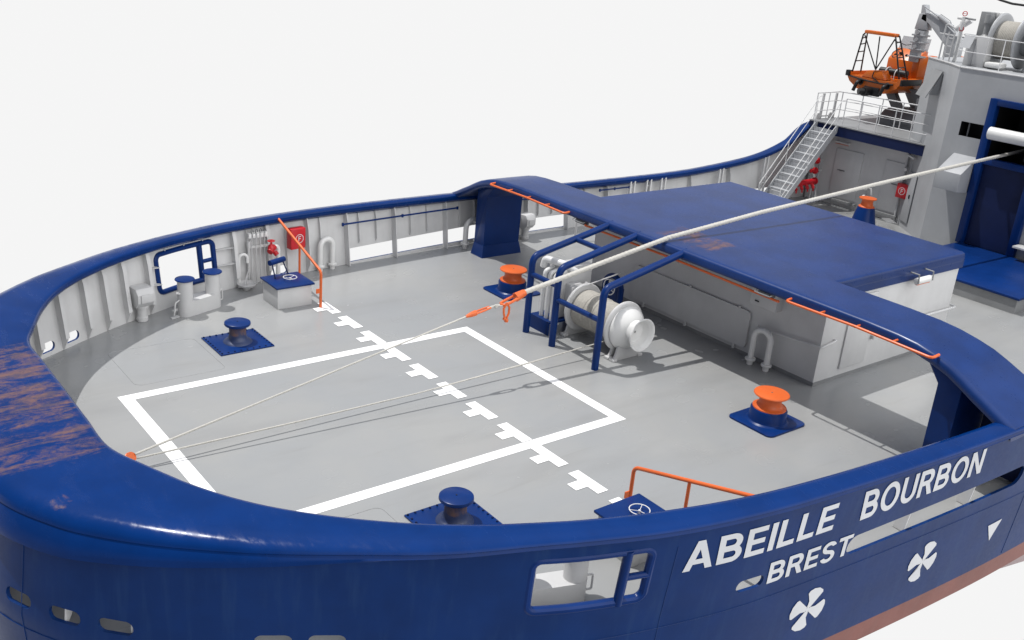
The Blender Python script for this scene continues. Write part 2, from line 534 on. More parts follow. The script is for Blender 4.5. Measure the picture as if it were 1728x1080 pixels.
# frames of the bulwark
MAIN = [-6.35, -5.75, -5.15, -4.57, -4.03, -3.46, -2.99, -2.51, -1.90, .42, 1.36, 2.5, 3.68, 5.2, 6.95, 8.62, 9.98, 11.6, 13.3, 15.2, 17.2, 19.2]
MINOR = [.83, 1.92, 2.92, 4.1, 4.65, 5.78, 6.35, 7.5, 8.05, 10.5, 11.05, 12.4]
def frame(x, s, depth, z0, minor=False):
    t = tx(x); zt = at(t)[6]-.16
    prof = [(-.048, z0), (-.07 if x < 3 else -.05-depth, z0), (-.05-depth, z0+.24), (-.05-depth, zt-.3), (-.05-depth*.75, zt), (-.048, zt)]
    if minor: prof = [(-.048, z0), (-.06, z0), (-.05-depth, z0+.1), (-.05-depth, zt-.22), (-.07, zt), (-.048, zt)]
    n = nrm(t); d = V(-n[1], n[0], 0)*.012
    if s < 0: d.y = -d.y
    pts = [hp(s*t, z, o) for o, z in prof]
    mb = MB(); mb.prism([p-d for p in pts], d*2)
    if not minor and x < 2:   # flange on the inner edge
        a = [hp(s*t, z0+.26, -.055-depth), hp(s*t, zt-.3, -.055-depth), hp(s*t, zt-.03, -.055-depth*.8)]
        nn = V(n[0], s*n[1], 0)*.014
        for p, q in zip(a, a[1:]):
            k = d*4
            mb.prism([p-k, p+k, q+k, q-k], nn)
    mb.build('bulwark_frame', 'white_grey', hull)
for x in MAIN:
    for s in (1, -1): frame(x if (s > 0 or x != 3.68) else 3.3, s, .17 if x < 2 else .2, .01)
for x in MINOR: frame(x, 1, .09, .5 if x > 3 else .08, True)
for x in (14.3, 15.05, 15.73, 18.6, 21.0):      # pairs of lashing posts against the far bulwark
    for s in (1,):
        mb = MB(); t = tx(x)
        for dt in (-.09, .09):
            p = hp(s*(t+dt), .02, -.24); q = hp(s*(t+dt), at(t)[6]-.12, -.24)
            mb.box((p+q)/2, (.05, .07, (q-p).length))
        for z in (.35, .75, 1.1):
            p = hp(s*t, z, -.24); mb.box(p, (.17, .03, .035))
        mb.build('lashing_post', 'rail', hull)

# stern windows: tube frames with mullions
for s in (1, -1):
    a, b = tx(WIN[0]), tx(WIN[1]); o = rr(a, b, WIN[2], WIN[3], .13, 6)
    mb = MB(); pts = []
    for p, q in zip(o, o[1:]+o[:1]):
        k = max(1, int(math.dist(p, q)/.15))
        for j in range(k): pts.append((p[0]+(q[0]-p[0])*j/k, p[1]+(q[1]-p[1])*j/k))
    mb.tube([hp(s*u, z, -.045) for u, z in pts], .062, 10, True)
    f = mb.build('window_frame', 'blue', hull)
    tm = tx(-.43)
    mb = MB(); mb.tube([hp(s*tm, .36, -.03), hp(s*tm, .8, -.03), hp(s*tm, 1.26, -.03)], .066, 12); mb.build('mullion', 'blue', f)
    mb = MB(); mb.tube([hp(s*tm, .80, -.03), hp(s*(tm+b)/2, .80, -.03), hp(s*b, .80, -.03)], .048, 12); mb.build('crossbar', 'blue', f)
    for z in (.62, 1.0):        # brackets holding the frame
        for x0, x1 in ((WIN[1]+.03, .40), (-1.84, WIN[0]-.03)):
            t0, t1 = tx(x0), tx(x1); mb = MB()
            mb.prism([hp(s*t0, z, -.05), hp(s*t1, z, -.05), hp(s*t1, z, -.2), hp(s*t0, z, -.12)], V(0, 0, .014)); mb.build('bracket', 'white_grey', f)
    for x in (-1.35, -.85, -.35):
        t0 = tx(x); mb = MB(); mb.tube([hp(s*t0, 1.27, -.07), hp(s*t0, 1.46, -.12)], .014, 6); mb.build('bracket', 'white_grey', f)
# blue grab bars along the far bulwark
for x0, x1 in ((3.5, 7.3), (8.75, 10.0), (12.9, 14.2)):
    mb = MB(); n = 8; pts = [hp(tx(x0+(x1-x0)*k/n), 1.13, -.27) for k in range(n+1)]
    mb.tube(pts, .024, 8)
    for p in (pts[0], pts[-1], pts[n//2]): mb.box(p, (.05, .05, .09), .008)
    mb.build('grab_bar', 'blue', hull)
# weld seams
mb = MB(); mb.tube([hp(-TL[i], -.2, .001) for i in range(0, len(TL)-20)], .007, 5); mb.build('weld_seam', 'blue_hull', hull)
for x in (.25, 8.9, -6.3):
    t = tx(x) if x > -6.2 else TL[20]
    mb = MB(); mb.tube([hp(-t, z, .001) for z in (-1.6, -1.2, -.8, -.4, 0, .4, .8, 1.2)], .006, 5); mb.build('weld_seam', 'blue_hull', hull)

# lettering, placed by distance along the hull side
DT = tx(.37)-11.14
def decal(name, polys, t0, z0, mat='letter', off=.009):
    mb = MB()
    for pl, tr in polys:
        vs = [mb.bm.verts.new(hp(-(t0+DT+u), z0+v, off)) for u, v in pl]
        for f in tr:
            try: mb.bm.faces.new([vs[i] for i in f])
            except ValueError: pass
    return mb.build(name, mat, hull, recalc=True)
W_ = .195
def rect_(x0, y0, x1, y1): return [(x0, y0), (x1, y0), (x1, y1), (x0, y1)]
def band_(cx, cy, rx, ry, a0, a1, w=W_, n=22):
    o = [(cx+rx*math.cos(R(a0+(a1-a0)*k/n)), cy+ry*math.sin(R(a0+(a1-a0)*k/n))) for k in range(n+1)]
    i = [(cx+(rx-w)*math.cos(R(a0+(a1-a0)*k/n)), cy+(ry-w*.93)*math.sin(R(a0+(a1-a0)*k/n))) for k in range(n+1)]
    return o + i[::-1]
def bowl_(x0, x1, y0, y1):
    ry = (y1-y0)/2; rx = min(.30, x1-x0)
    return [rect_(x0, y0, x1-rx, y0+W_*.93), rect_(x0, y1-W_*.93, x1-rx, y1), band_(x1-rx, y0+ry, rx, ry, -90, 90)]
GLYPH = {
 'A': (.88, [[(0, 0), (.21, 0), (.54, 1), (.33, 1)], [(.88, 0), (.67, 0), (.34, 1), (.55, 1)], rect_(.18, .20, .70, .37)]),
 'B': (.76, [rect_(0, 0, W_, 1)] + bowl_(.1, .76, 0, .58) + bowl_(.1, .72, .42, 1)),
 'E': (.66, [rect_(0, 0, W_, 1), rect_(.1, 0, .66, .18), rect_(.1, .41, .61, .59), rect_(.1, .82, .65, 1)]),
 'I': (W_, [rect_(0, 0, W_, 1)]),
 'L': (.62, [rect_(0, 0, W_, 1), rect_(.1, 0, .62, .18)]),
 'O': (.92, [band_(.46, .5, .46, .52, 0, 181), band_(.46, .5, .46, .52, 180, 361)]),
 'U': (.78, [rect_(0, .35, W_, 1), rect_(.78-W_, .35, .78, 1), band_(.39, .36, .39, .38, 179, 361)]),
 'R': (.78, [rect_(0, 0, W_, 1)] + bowl_(.1, .74, .40, 1) + [[(.34, .48), (.57, .48), (.80, 0), (.57, 0)]]),
 'N': (.80, [rect_(0, 0, W_, 1), rect_(.80-W_, 0, .80, 1), [(0, 1), (.21, 1), (.80, 0), (.59, 0)]]),
 'S': (.72, [band_(.36, .725, .35, .295, 15, 275), band_(.36, .285, .36, .305, 95, -165)]),
 'T': (.74, [rect_(0, .82, .74, 1), rect_(.37-W_/2, 0, .37+W_/2, .9)])}
def letters(text, x0, x1, z0, h, shear, name, rise=0):
    x = 0; items = []
    for ch in text:
        w_, polys = GLYPH[ch]
        vs, fs = [], []
        for p in polys:
            ar = sum(a[0]*b[1]-b[0]*a[1] for a, b in zip(p, p[1:]+p[:1]))
            p = p if ar > 0 else p[::-1]
            fs.append(list(range(len(vs), len(vs)+len(p)))); vs += [Vector((x+a, b)) for a, b in p]
        r = delaunay_2d_cdt(vs, [], fs, 0, 1e-5)
        strokes = [[(x+a, b) for a, b in p] for p in polys]
        tri_ = []
        for f in r[2]:
            gx = sum(r[0][i].x for i in f)/3; gy = sum(r[0][i].y for i in f)/3
            if any(inpoly(gx, gy, p) for p in strokes): tri_.append(list(f))
        items.append(([(v.x, v.y) for v in r[0]], tri_))
        x += w_ + .13
    Mx = x-.13; Wd = x1-x0-abs(shear)*h
    if shear < 0: x0 = x0-shear*h
    sx = Wd/Mx
    decal(name, [([(p[0]*sx + shear*p[1]*h, p[1]*h*(1-rise*2.2*p[0]*sx)+rise*2*p[0]*sx) for p in pts], tr) for pts, tr in items], x0, z0)
letters('ABEILLE', 11.14, 13.92, .735, .50, -.08, 'ship_name')
letters('BOURBON', 14.43, 17.57, .715, .555, -.20, 'ship_name', .012)
letters('BREST', 12.78, 14.58, .075, .40, -.12, 'home_port_name')
def fan(poly): return (poly, [[0, i, i+1] for i in range(1, len(poly)-1)])
def emblem(x, z, r):
    polys = []
    for a in (76, 166, 256, 346):
        a0 = R(a); bl = []
        for ang, rad in ((-46, .14), (-21, .42), (-29, .74), (-31, .93), (-25, 1.0), (-8, 1.03), (10, 1.02), (23, .97), (29, .88), (27, .72), (20, .42), (46, .14)):
            aa = a0+R(ang); k = rad*r
            u, v = k*math.cos(aa), k*math.sin(aa); bl.append((u, v))
        polys.append(fan(bl))
    c = [(r*.11*math.cos(2*PI*k/12), r*.11*math.sin(2*PI*k/12)) for k in range(12)]
    polys.append(fan(c))
    decal('propeller_emblem', polys, x, z)
emblem(13.98, -.79, .39); emblem(16.83, -.81, .39)
decal('white_pointer', [fan([(-.22, .13), (.22, .15), (.03, -.27)])], 18.93, -.79)

# ------------------------------------------------------------------ gantry
gantry = thing('towing_gantry', 'blue towing gantry arch spanning the deck from bulwark to bulwark', 'gantry')
prof = [(-8.16, 1.50), (-7.9, 1.62), (-7.66, 1.745), (-7.39, 1.875), (-7.1, 2.03), (-6.85, 2.15), (-6.55, 2.25), (-6.2, 2.325), (-5.8, 2.36), (-5.2, 2.375),
        (-3.5, 2.375), (0, 2.38)]
prof = prof + [(-y, z) for y, z in reversed(prof[:-1])]
rings = []
for y, z in prof:
    e = max(0, (abs(y)-6.4)/1.7); xa, xf = 7.24, 8.72 + .35*min(1, e)
    th = .23
    rings.append([V(x, y, z+dz) for x, dz in ((xa+.06, -th), (xa+.01, -th+.03), (xa-.01, -th*.6), (xa, -.07), (xa+.035, -.025), (xa+.085, -.004), (xa+.16, 0),
        ((xa+xf)/2, .004), (xf-.03, 0), (xf-.006, -.006), (xf, -.03), (xf, -th))])
mb = MB(); mb.loft(rings, True, True); bmo = mb.build('beam', 'blue_roof', gantry, angle=50)
wn_ = bmo.modifiers.new('weighted_normals', 'WEIGHTED_NORMAL'); wn_.keep_sharp = True; wn_.weight = 80
for s in (1, -1):
    mb = MB()
    poly = [(6.64, 0), (7.12, 0), (7.10, .3), (7.10, 2.02), (6.35, 2.22), (6.3, 2.12), (6.67, 1.69), (6.67, .3)]
    mb.prism([V(7.43, s*y, z) for y, z in poly], V(1.24, 0, 0), .012)
    leg = mb.build('leg', 'blue', gantry)
    mb = MB(); mb.loft([[V(7.36, s*6.60, 0), V(8.74, s*6.60, 0), V(8.74, s*7.14, 0), V(7.36, s*7.14, 0)],
                        [V(7.425, s*6.66, .33), V(8.68, s*6.66, .33), V(8.68, s*7.105, .33), V(7.425, s*7.105, .33)]]); mb.build('flared_foot', 'blue', leg)
    mb = MB(); mb.bb(8.5, 8.56, s*7.11, s*7.98, .02, 1.72); mb.build('web_plate', 'navy', leg)
# orange hand rails hung under the gantry edge
def hungrail(y0, y1, x, z, nb, name='safety_rail'):
    mb = MB()
    mb.tube(fillet([V(7.28, y0, z+.02), V(x, y0, z), V(x, (y0+y1)/2, z+.03), V(x, y1, z), V(7.28, y1, z+.02)], .09), .026, 10)
    for k in range(1, nb):
        y = y0+(y1-y0)*k/nb; mb.tube([V(x, y, z+.015), V(7.3, y, z+.02)], .02, 8)
    mb.build(name, 'orange', gantry)
hungrail(6.12, 3.10, 7.06, 2.24, 4)
hungrail(2.55, -3.20, 7.3, 2.06, 9)
hungrail(-3.52, -6.62, 7.06, 2.225, 4)
for y in (2.75, -2.85):
    mb = MB(); mb.box((7.36, y, 2.10), (.16, .34, .10), .02)
    l = mb.build('flood_lamp', 'darksteel', gantry)
    mb = MB(); mb.box((7.262, y, 2.10), (.02, .27, .05), .005); mb.build('lens', 'darksteel', l)
    mb = MB(); mb.tube(fillet([V(7.34, y-.2, 2.16), V(7.2, y-.2, 2.12), V(7.2, y+.2, 2.12), V(7.34, y+.2, 2.16)], .04), .009, 6); mb.build('guard', 'steel', l)

# ------------------------------------------------------------------ winch house
house = thing('winch_house', 'low white deckhouse with a broad blue roof behind the gantry', 'deckhouse', (8.8, 0, 0))
mb = MB(); mb.bb(8.70, 13.80, -3.45, 3.62, .0, 2.0); mb.build('wall', 'house', house)
mb = MB(); mb.bb(8.68, 13.84, -3.51, 3.68, 1.985, 2.2); mb.build('fascia', 'blue_roof', house)
mb = MB(); mb.bb(8.69, 13.812, -3.462, 3.632, 0, .085); mb.build('base_shade_strip', 'steel', house)  # dark grey strip stands for the shadow and reflection along the wall foot
mb = MB(); mb.bb(8.3, 13.86, -3.53, 3.70, 2.10, 2.372, .095); rf_ = mb.build('roof', 'blue_roof', house)
wn_ = rf_.modifiers.new('weighted_normals', 'WEIGHTED_NORMAL'); wn_.keep_sharp = True; wn_.weight = 80
# big hatch panel on the aft wall
mb = MB(); o = rr(-1.62, 2.05, .18, 1.06, .12)
mb.prism([V(8.64, y, z) for y, z in o], V(.05, 0, 0)); p = mb.build('hatch_panel', 'house', house)
for y in (-1.3, 0.2, 1.6):
    mb = MB(); mb.box((8.645, y, .14), (.05, .06, .12), .01); mb.box((8.645, y, 1.08), (.05, .06, .06), .01); mb.build('hinge', 'house', p)
mb = MB(); mb.bb(8.46, 8.72, -2.36, -1.66, 1.33, 2.05, .01); b = mb.build('vent_trunk', 'house', house)
mb = MB(); mb.box((8.45, -1.86, 1.44), (.03, .1, .02)); mb.build('latch', 'black', b)
mb = MB(); mb.bb(8.46, 8.72, .55, 2.5, 1.55, 2.05, .01); mb.build('cable_trunk', 'house', house)
mb = MB(); mb.tube(fillet([V(8.70, -1.85, .80), V(8.62, -1.85, .80), V(8.62, -3.53, .93), V(9.14, -3.53, 1.0), V(9.14, -3.45, 1.0)], .08), .018, 8); mb.build('handrail', 'rail', house)
mb = MB(); mb.tube(fillet([V(11.2, -3.45, 1.02), V(11.2, -3.56, 1.02), V(13.92, -3.56, 1.0), V(13.92, -2.8, 1.0), V(13.8, -2.8, 1.0)], .1), .024, 8); mb.build('handrail', 'rail', house)
mb = MB(); mb.bb(9.53, 10.45, -3.49, -3.44, .24, 1.90, .015); d = mb.build('door', 'house', house)
mb = MB(); mb.box((9.60, -3.505, 1.52), (.05, .04, .16), .012); mb.build('handle', 'steel', d)
mb = MB(); mb.box((10.6, -3.49, .8), (.07, .08, .09), .012); mb.build('socket', 'light', house)
mb = MB(); mb.cyl((11.55, -3.68, 2.02), (12.12, -3.68, 2.02), .075, 14); l = mb.build('flood_lamp', 'white', house)
mb = MB(); mb.bb(11.58, 12.1, -3.70, -3.64, 1.93, 1.95); mb.build('lens', 'orange', l)
mb = MB()
for x in (11.5, 12.08):
    mb.tube([V(x, -3.5, 2.2), V(x, -3.74, 2.2), V(x, -3.76, 2.0)], .018, 6)
mb.build('bracket', 'steel', l)

# ------------------------------------------------------------------ guard of bent blue tubes
guard = thing('tube_guard', 'three bent blue tubes with crossbars guarding the winch and leaning on the gantry', 'guard frame', (5.07, .7, 0))
ys = (1.766, .847, -.572)
for y in ys:
    mb = MB(); mb.tube(fillet([V(5.06, y, 0), V(5.06, y, 1.80), V(7.42, y, 2.31)], .24, 8), .078, 18)
    mb.build('bent_tube', 'blue', guard)
def cb(a, b):
    mb = MB(); mb.cyl(a, b, .06, 16); mb.build('crossbar', 'blue', guard)
cb((5.06, ys[0], 1.40), (5.06, ys[1], 1.40)); cb((5.06, ys[1], 1.10), (5.06, ys[2], 1.10)); cb((6.28, ys[0], 2.063), (6.28, ys[1], 2.063))

# ------------------------------------------------------------------ winch
winch = thing('mooring_winch', 'light grey mooring winch with a full rope drum and flared warping head', 'winch', (6.1, .3, 0))
cx, cz = 6.1, .68
O = V(cx, 1.10, cz); AX = (0, -1, 0)
mb = MB(); mb.lathe([(0, -.02), (.18, -.02), (.18, 0), (.54, 0), (.56, .02), (.56, .05), (.54, .07), (.3, .07), (.3, .02)], O, AX, 48); mb.build('flange', 'light', winch)
mb = MB()
pr = [(.3, .07)]; n = 38; L0, L1 = .08, 1.29
for k in range(n):
    a = L0+(L1-L0)*k/n; w = (L1-L0)/n; rr_ = .415 if k < 11 else (.40 if k < 20 else .385)
    for j in range(4): pr.append((rr_+.016*math.sin(PI*(j+.5)/4), a+w*(j+.5)/4))
pr.append((.3, L1)); mb.lathe(pr, O, AX, 40); mb.build('rope_coil', 'drumrope', winch, angle=60)
mb = MB(); mb.lathe([(.3, 1.30), (.54, 1.30), (.565, 1.32), (.565, 1.36), (.54, 1.385), (.49, 1.40), (.3, 1.40)], O, AX, 48); mb.build('flange', 'light', winch)
mb = MB(); mb.lathe([(.3, 1.40), (.48, 1.405), (.492, 1.44), (.485, 1.48), (.44, 1.55), (.36, 1.63), (.27, 1.69), (.215, 1.71), (.0, 1.71)], O, AX, 48); mb.build('gear_cover', 'white', winch, angle=60)
mb = MB(); mb.lathe([(.275, 1.62), (.262, 1.68), (.262, 1.75), (.275, 1.82), (.28, 1.87), (.345, 1.90), (.372, 1.925), (.365, 1.945), (.34, 1.94), (.31, 1.89), (.27, 1.81), (.24, 1.73), (.225, 1.70), (.20, 1.695), (.20, 1.685), (0, 1.685)], O, AX, 48)
hd = mb.build('warping_head', 'white', winch, angle=60)
mb = MB(); mb.cyl(O+V(0, -1.68, 0), O+V(0, -1.71, 0), .025, 10); mb.build('bolt', 'steel', hd)
for y in (-.46, -.30, 1.16):
    mb = MB(); mb.prism([V(cx-.42, y, 0), V(cx+.42, y, 0), V(cx+.36, y, .12), V(cx+.22, y, .6), V(cx-.22, y, .6), V(cx-.34, y, .12)], V(0, .05, 0), .006)
    mb.box((cx-.38, y+.025, .03), (.13, .14, .06), .01); mb.box((cx+.38, y+.025, .03), (.13, .14, .06), .01)
    mb.build('foot', 'light', winch)
mb = MB(); mb.tube([V(5.95, 1.05, 1.18), V(6.6, 1.0, 1.3), V(7.5, 1.4, 1.18)], .016, 6)
for k in range(4): mb.box((5.8+.12*k, 1.12, 1.02+.06*k), (.06, .05, .1), .01)
mb.build('brake_linkage', 'light', winch)
mb = MB(); mb.box((6.15, 1.27, .68), (.62, .14, .9), .02); mb.box((6.05, 1.42, .95), (.35, .22, .4), .02); mb.build('gearbox', 'light', winch)

# hydraulic unit behind the guard
hyd = thing('hydraulic_unit', 'light grey hydraulic unit with white pipes on a blue base beside the winch', 'hydraulic unit', (5.9, 1.75, 0))
mb = MB(); mb.bb(5.75, 6.65, 1.48, 1.95, .32, 1.52, .02); mb.build('cabinet', 'light', hyd)
mb = MB(); mb.bb(5.35, 6.5, 1.35, 2.02, .27, .32); mb.bb(5.35, 5.39, 1.35, 2.02, 0, .27); mb.bb(6.4, 6.44, 1.35, 2.02, 0, .27); mb.build('base', 'blue', hyd)
for y in (1.44, 1.62, 1.80):
    mb = MB(); mb.tube(fillet([V(5.72, y, .22), V(5.5, y, .22), V(5.5, y, 1.40), V(5.8, y, 1.46)], .1), .05, 12); mb.build('pipe', 'white', hyd)
mb = MB(); mb.tube(fillet([V(5.62, 2.02, 1.42), V(5.62, 1.98, 1.62), V(5.75, 1.5, 1.62), V(6.0, 1.3, 1.45)], .1), .08, 14); mb.build('elbow_pipe', 'white', hyd)
mb = MB()
for k in range(7): mb.box((5.72, 1.52+.06*k, 1.30), (.06, .03, .12), .006)
for k in range(4): mb.box((5.72, 1.50+.1*k, 1.02), (.08, .05, .04), .008)
mb.build('valve_block', 'light', hyd)

vs = thing('valve_stand', 'blue ring stand with a white handwheel in the shade behind the winch', 'valve stand', (7.75, 1.8, 0))
mb = MB()
mb.tube([V(7.75, 1.55, 0), V(7.75, 1.55, .66)] + [V(7.75, 1.83-.28*math.cos(R(a)), .66+.28*math.sin(R(a))) for a in range(15, 180, 15)] + [V(7.75, 2.11, .66), V(7.75, 2.11, 0)], .07, 10)
mb.bb(7.78, 7.86, 1.55, 2.11, 0, .68); mb.build('stand', 'blue', vs)
mb = MB(); mb.torus((7.62, 1.83, .68), .19, .014, (1, 0, 0), 28, 8)
for a in (90, 210, 330): mb.tube([V(7.62, 1.83, .68), V(7.62, 1.83+.19*math.cos(R(a)), .68+.19*math.sin(R(a)))], .011, 6)
mb.cyl((7.6, 1.83, .68), (7.74, 1.83, .68), .02, 8); mb.build('handwheel', 'rail', vs)

# ------------------------------------------------------------------ fairleads and bollards
fl = thing('roller_fairlead', 'orange roller fairlead on a blue plate on the open deck, nearer the lettered side', 'fairlead', (6.45, -4.03, 0), 'orange roller fairleads')
mb = MB(); mb.prism([V(6.45+x, -4.03+y, .0) for x, y in rr(-.57, .57, -.53, .53, .12)], V(0, 0, .035), .008); mb.build('base_plate', 'blue', fl)
mb = MB(); mb.lathe([(.42, .03), (.375, .06), (.355, .12), (.355, .27), (.335, .30), (.30, .31), (.0, .31)], (6.45, -4.03, 0), seg=48); mb.build('pedestal', 'blue', fl)
mb = MB(); mb.lathe([(0, .30), (.325, .30), (.325, .325), (.28, .335), (.235, .37), (.215, .43), (.215, .50), (.225, .545), (.25, .565), (.335, .57), (.345, .585), (.335, .605), (.33, .607), (0, .612)], (6.45, -4.03, 0), seg=48)
r_ = mb.build('roller', 'orange', fl, angle=40)
mb = MB(); mb.cyl((6.45, -4.03, .60), (6.45, -4.03, .618), .016, 8); mb.build('bolt', 'darksteel', r_)
dup(fl, (6.45, 4.08, 0), 'orange roller fairlead on a blue plate, partly hidden by the leftmost guard tube')

bo = thing('deck_bollard', 'rusty blue guide roller on a bolted square plate near the far bulwark bitts', 'bollard', (-.87, 4.02, 0), 'blue guide rollers on bolted plates')
bx, by = -.87, 4.02
mb = MB(); mb.bb(bx-.58, bx+.58, by-.52, by+.52, 0, .03, .006)
mb.mi = 1
for k in range(9):
    for x, y in ((bx-.54+.135*k, by-.48), (bx-.54+.135*k, by+.48), (bx-.54, by-.48+.12*k), (bx+.54, by-.48+.12*k)): mb.cyl((x, y, .025), (x, y, .048), .018, 6)
mb.build('base_plate', ['blue', 'navy'], bo)
mb = MB(); mb.lathe([(.30, .025), (.285, .05), (.235, .075), (.20, .11), (.178, .18), (.172, .26), (.175, .35), (.19, .385), (.22, .40)], (bx, by, 0), seg=40); mb.build('roller', 'rustblue', bo, angle=60)
mb = MB(); mb.lathe([(.18, .385), (.255, .40), (.27, .42), (.265, .46), (.25, .47), (0, .475)], (bx, by, 0), seg=40); c_ = mb.build('cap', 'blue', bo)
mb = MB(); mb.cyl((bx, by, .47), (bx, by, .482), .014, 8); mb.build('bolt', 'black', c_)
dup(bo, (-.83, -3.86, 0), 'blue guide roller on a bolted plate, its base cut off by the near rail')

# bitts
bt = thing('mooring_bitts', 'grey pair of mooring bitts with blue caps below the far stern window', 'bitts', (-.85, 6.1, 0), 'twin mooring bitts')
A_ = V(-1.22, 5.98, 0); B_ = V(-.50, 6.22, 0); ang = math.atan2(B_.y-A_.y, B_.x-A_.x)
mb = MB(); dd = (B_-A_); mb.box((A_+B_)/2+V(0, 0, .17), (dd.length, .34, .34), .0, ang); mb.lathe([(.17, 0), (.17, .34)], A_, seg=24); mb.lathe([(.17, 0), (.17, .34)], B_, seg=24); mb.build('base', 'light', bt)
for q in (A_, B_):
    mb = MB(); mb.lathe([(.165, .30), (.165, .81), (0, .81)], q, seg=32); po = mb.build('post', 'light', bt)
    mb = MB(); mb.lathe([(0, .805), (.20, .805), (.215, .82), (.205, .84), (0, .848)], q, seg=32); mb.build('cap', 'blue', po)
u = dd.normalized()
mb = MB(); p0 = A_-u*.17
mb.tube(fillet([p0+V(0, 0, .38)+u*.02, p0-u*.1+V(0, 0, .34), p0-u*.14+V(0, 0, .06)], .06), .018, 8)
mb.prism([p0-u*.22+V(0, -.05, .005), p0-u*.02+V(0, -.05, .005), p0-u*.02+V(0, .05, .005), p0-u*.22+V(0, .05, .005)], V(0, 0, .014))
p1 = B_+u*.17
mb.tube(fillet([p1+V(0, 0, .34), p1+u*.1+V(0, 0, .34), p1+u*.1+V(0, 0, .1), p1+V(0, 0, .1)], .03), .016, 8)
mb.tube(fillet([p0+V(0, 0, .56), p0-u*.06+V(0, 0, .56), p0-u*.06+V(0, -.07, .56), p0+V(0, -.1, .56)], .02), .012, 6)
mb.build('rope_horn', 'light', bt)
b2 = dup(bt, (-.85, -6.1, 0), 'grey pair of mooring bitts seen through the window of the lettered side', 0)
b2.rotation_euler = (0, 0, -2*ang)

# ------------------------------------------------------------------ deck hatches
def hatch(s, label):
    h = thing('deck_hatch', label, 'hatch', (1.1, s*5.75, 0), 'deck hatches with handwheels')
    x0, x1, y0, y1 = .68, 1.53, 5.38, 6.15
    mb = MB(); mb.bb(x0, x1, s*y0, s*y1, 0, .52, .008); mb.build('coaming', 'light', h)
    mb = MB(); mb.bb(x0-.05, x1+.05, s*(y0-.06), s*(y1+.06), .50, .545, .01); lid = mb.build('lid', 'blue', h)
    c = V(1.16, s*5.74, 0)
    mb = MB(); mb.torus(c+V(0, 0, .61), .155, .0085, (0, 0, 1), 32, 8)
    for a in (30, 150, 270): mb.tube([c+V(0, 0, .585), c+V(.155*math.cos(R(a)), .155*math.sin(R(a)), .61)], .006, 6)
    mb.cyl(c+V(0, 0, .54), c+V(0, 0, .60), .02, 8); mb.build('handwheel', 'rail', lid)
    if s < 0: return h
    mb = MB(); mb.cyl((.80, s*6.05, .90), (1.24, s*6.22, .90), .065, 16)
    cw = mb.build('counterweight', 'blue', h)
    mb = MB(); mb.tube([V(.86, s*6.06, .89), V(.88, s*5.92, .55)], .016, 6); mb.tube([V(1.18, s*6.18, .89), V(1.26, s*6.0, .55)], .016, 6); mb.build('arm', 'navy', cw)
    return h
hatch(1, 'grey box hatch with a blue lid and counterweight beside the far orange rail')
h2 = hatch(-1, 'blue hatch lid with a handwheel just behind the near rail')
# orange handrails
def orail(s, label):
    h = thing('orange_handrail', label, 'handrail', (1.62, s*5.11, 0), 'orange handrails by the hatches')
    mb = MB(); mb.tube(fillet([V(1.62, s*5.11, 0), V(1.62, s*5.11, .88), V(1.64, s*7.36, 1.53)], .14, 8), .032, 12); mb.build('bent_rail', 'orange', h)
    mb = MB(); mb.cyl((1.63, s*6.2, 0), (1.63, s*6.2, 1.19), .027, 10); mb.build('post', 'orange', h)
    mb = MB(); mb.bb(1.50, 1.62, s*5.095, s*5.115, .36, .47); mb.build('flat_bracket', 'orange', h)
orail(1, 'orange tube handrail rising from the deck marks to the far bulwark rail')
orail(-1, 'orange tube handrail showing above the near rail beside the lettered side')

# ------------------------------------------------------------------ mushroom vents, goosenecks
def vent(x, y, label, rz):
    v = thing('deck_vent', label, 'ventilator', (x, y, 0), 'grey box-headed deck vents')
    mb = MB(); mb.lathe([(.105, 0), (.12, .02), (.12, .1), (.105, .11), (.105, .28), (.12, .285), (.12, .32), (.15, .33), (.15, .37), (.0, .37)], (x, y, 0), seg=24); mb.build('pipe', 'light', v)
    mb = MB()
    w, d_ = .19, .16
    def q(px, py, pz): 
        c, s_ = math.cos(rz), math.sin(rz); return V(x+px*c-py*s_, y+px*s_+py*c, pz)
    prof_ = [(-.19, .40), (-.14, .36), (.12, .36), (.22, .48), (.22, .66), (.14, .78), (-.14, .78), (-.19, .74)]
    mb.prism([q(w, -a, z) for a, z in prof_], q(-w, 0, 0)-q(w, 0, 0), .01)
    hd_ = mb.build('head', 'light', v)
    mb = MB(); mb.prism([q(-.12, -.225, .48), q(.12, -.225, .48), q(.12, -.225, .66), q(-.12, -.225, .66)], q(0, -.02, 0)-q(0, 0, 0), .006); mb.build('cover', 'light', hd_)
vent(-2.16, 6.02, 'grey box-headed vent standing left of the far stern window', R(10))
vent(9.68, 7.62, 'grey box-headed vent standing beside the far gantry leg', R(10))
def goose(x, y, dx, dy, h, r, label, g='white gooseneck pipes'):
    w = math.hypot(dx, dy); ux, uy = dx/w, dy/w
    gth = thing('gooseneck_pipe', label, 'pipe', (x, y, 0), g)
    pts = [V(x, y, 0), V(x, y, h-w/2)]
    for a in range(15, 180, 15): pts.append(V(x+ux*(w/2)*(1-math.cos(R(a))), y+uy*(w/2)*(1-math.cos(R(a))), h-w/2+w/2*math.sin(R(a))))
    pts += [V(x+dx, y+dy, h-w/2), V(x+dx, y+dy, .0)]
    mb = MB(); mb.tube(pts, r, 16); mb.build('bent_pipe', 'white', gth)
    for q in (V(x, y, 0), V(x+dx, y+dy, 0)):
        mb = MB(); mb.lathe([(0, .10), (r*1.65, .10), (r*1.75, .115), (r*1.75, .14), (r*1.65, .155), (r, .155)], q, seg=20); mb.build('flange', 'white', gth)
goose(2.83, 7.44, .38, .06, .82, .068, 'white gooseneck pipe right of the red box on the far bulwark')
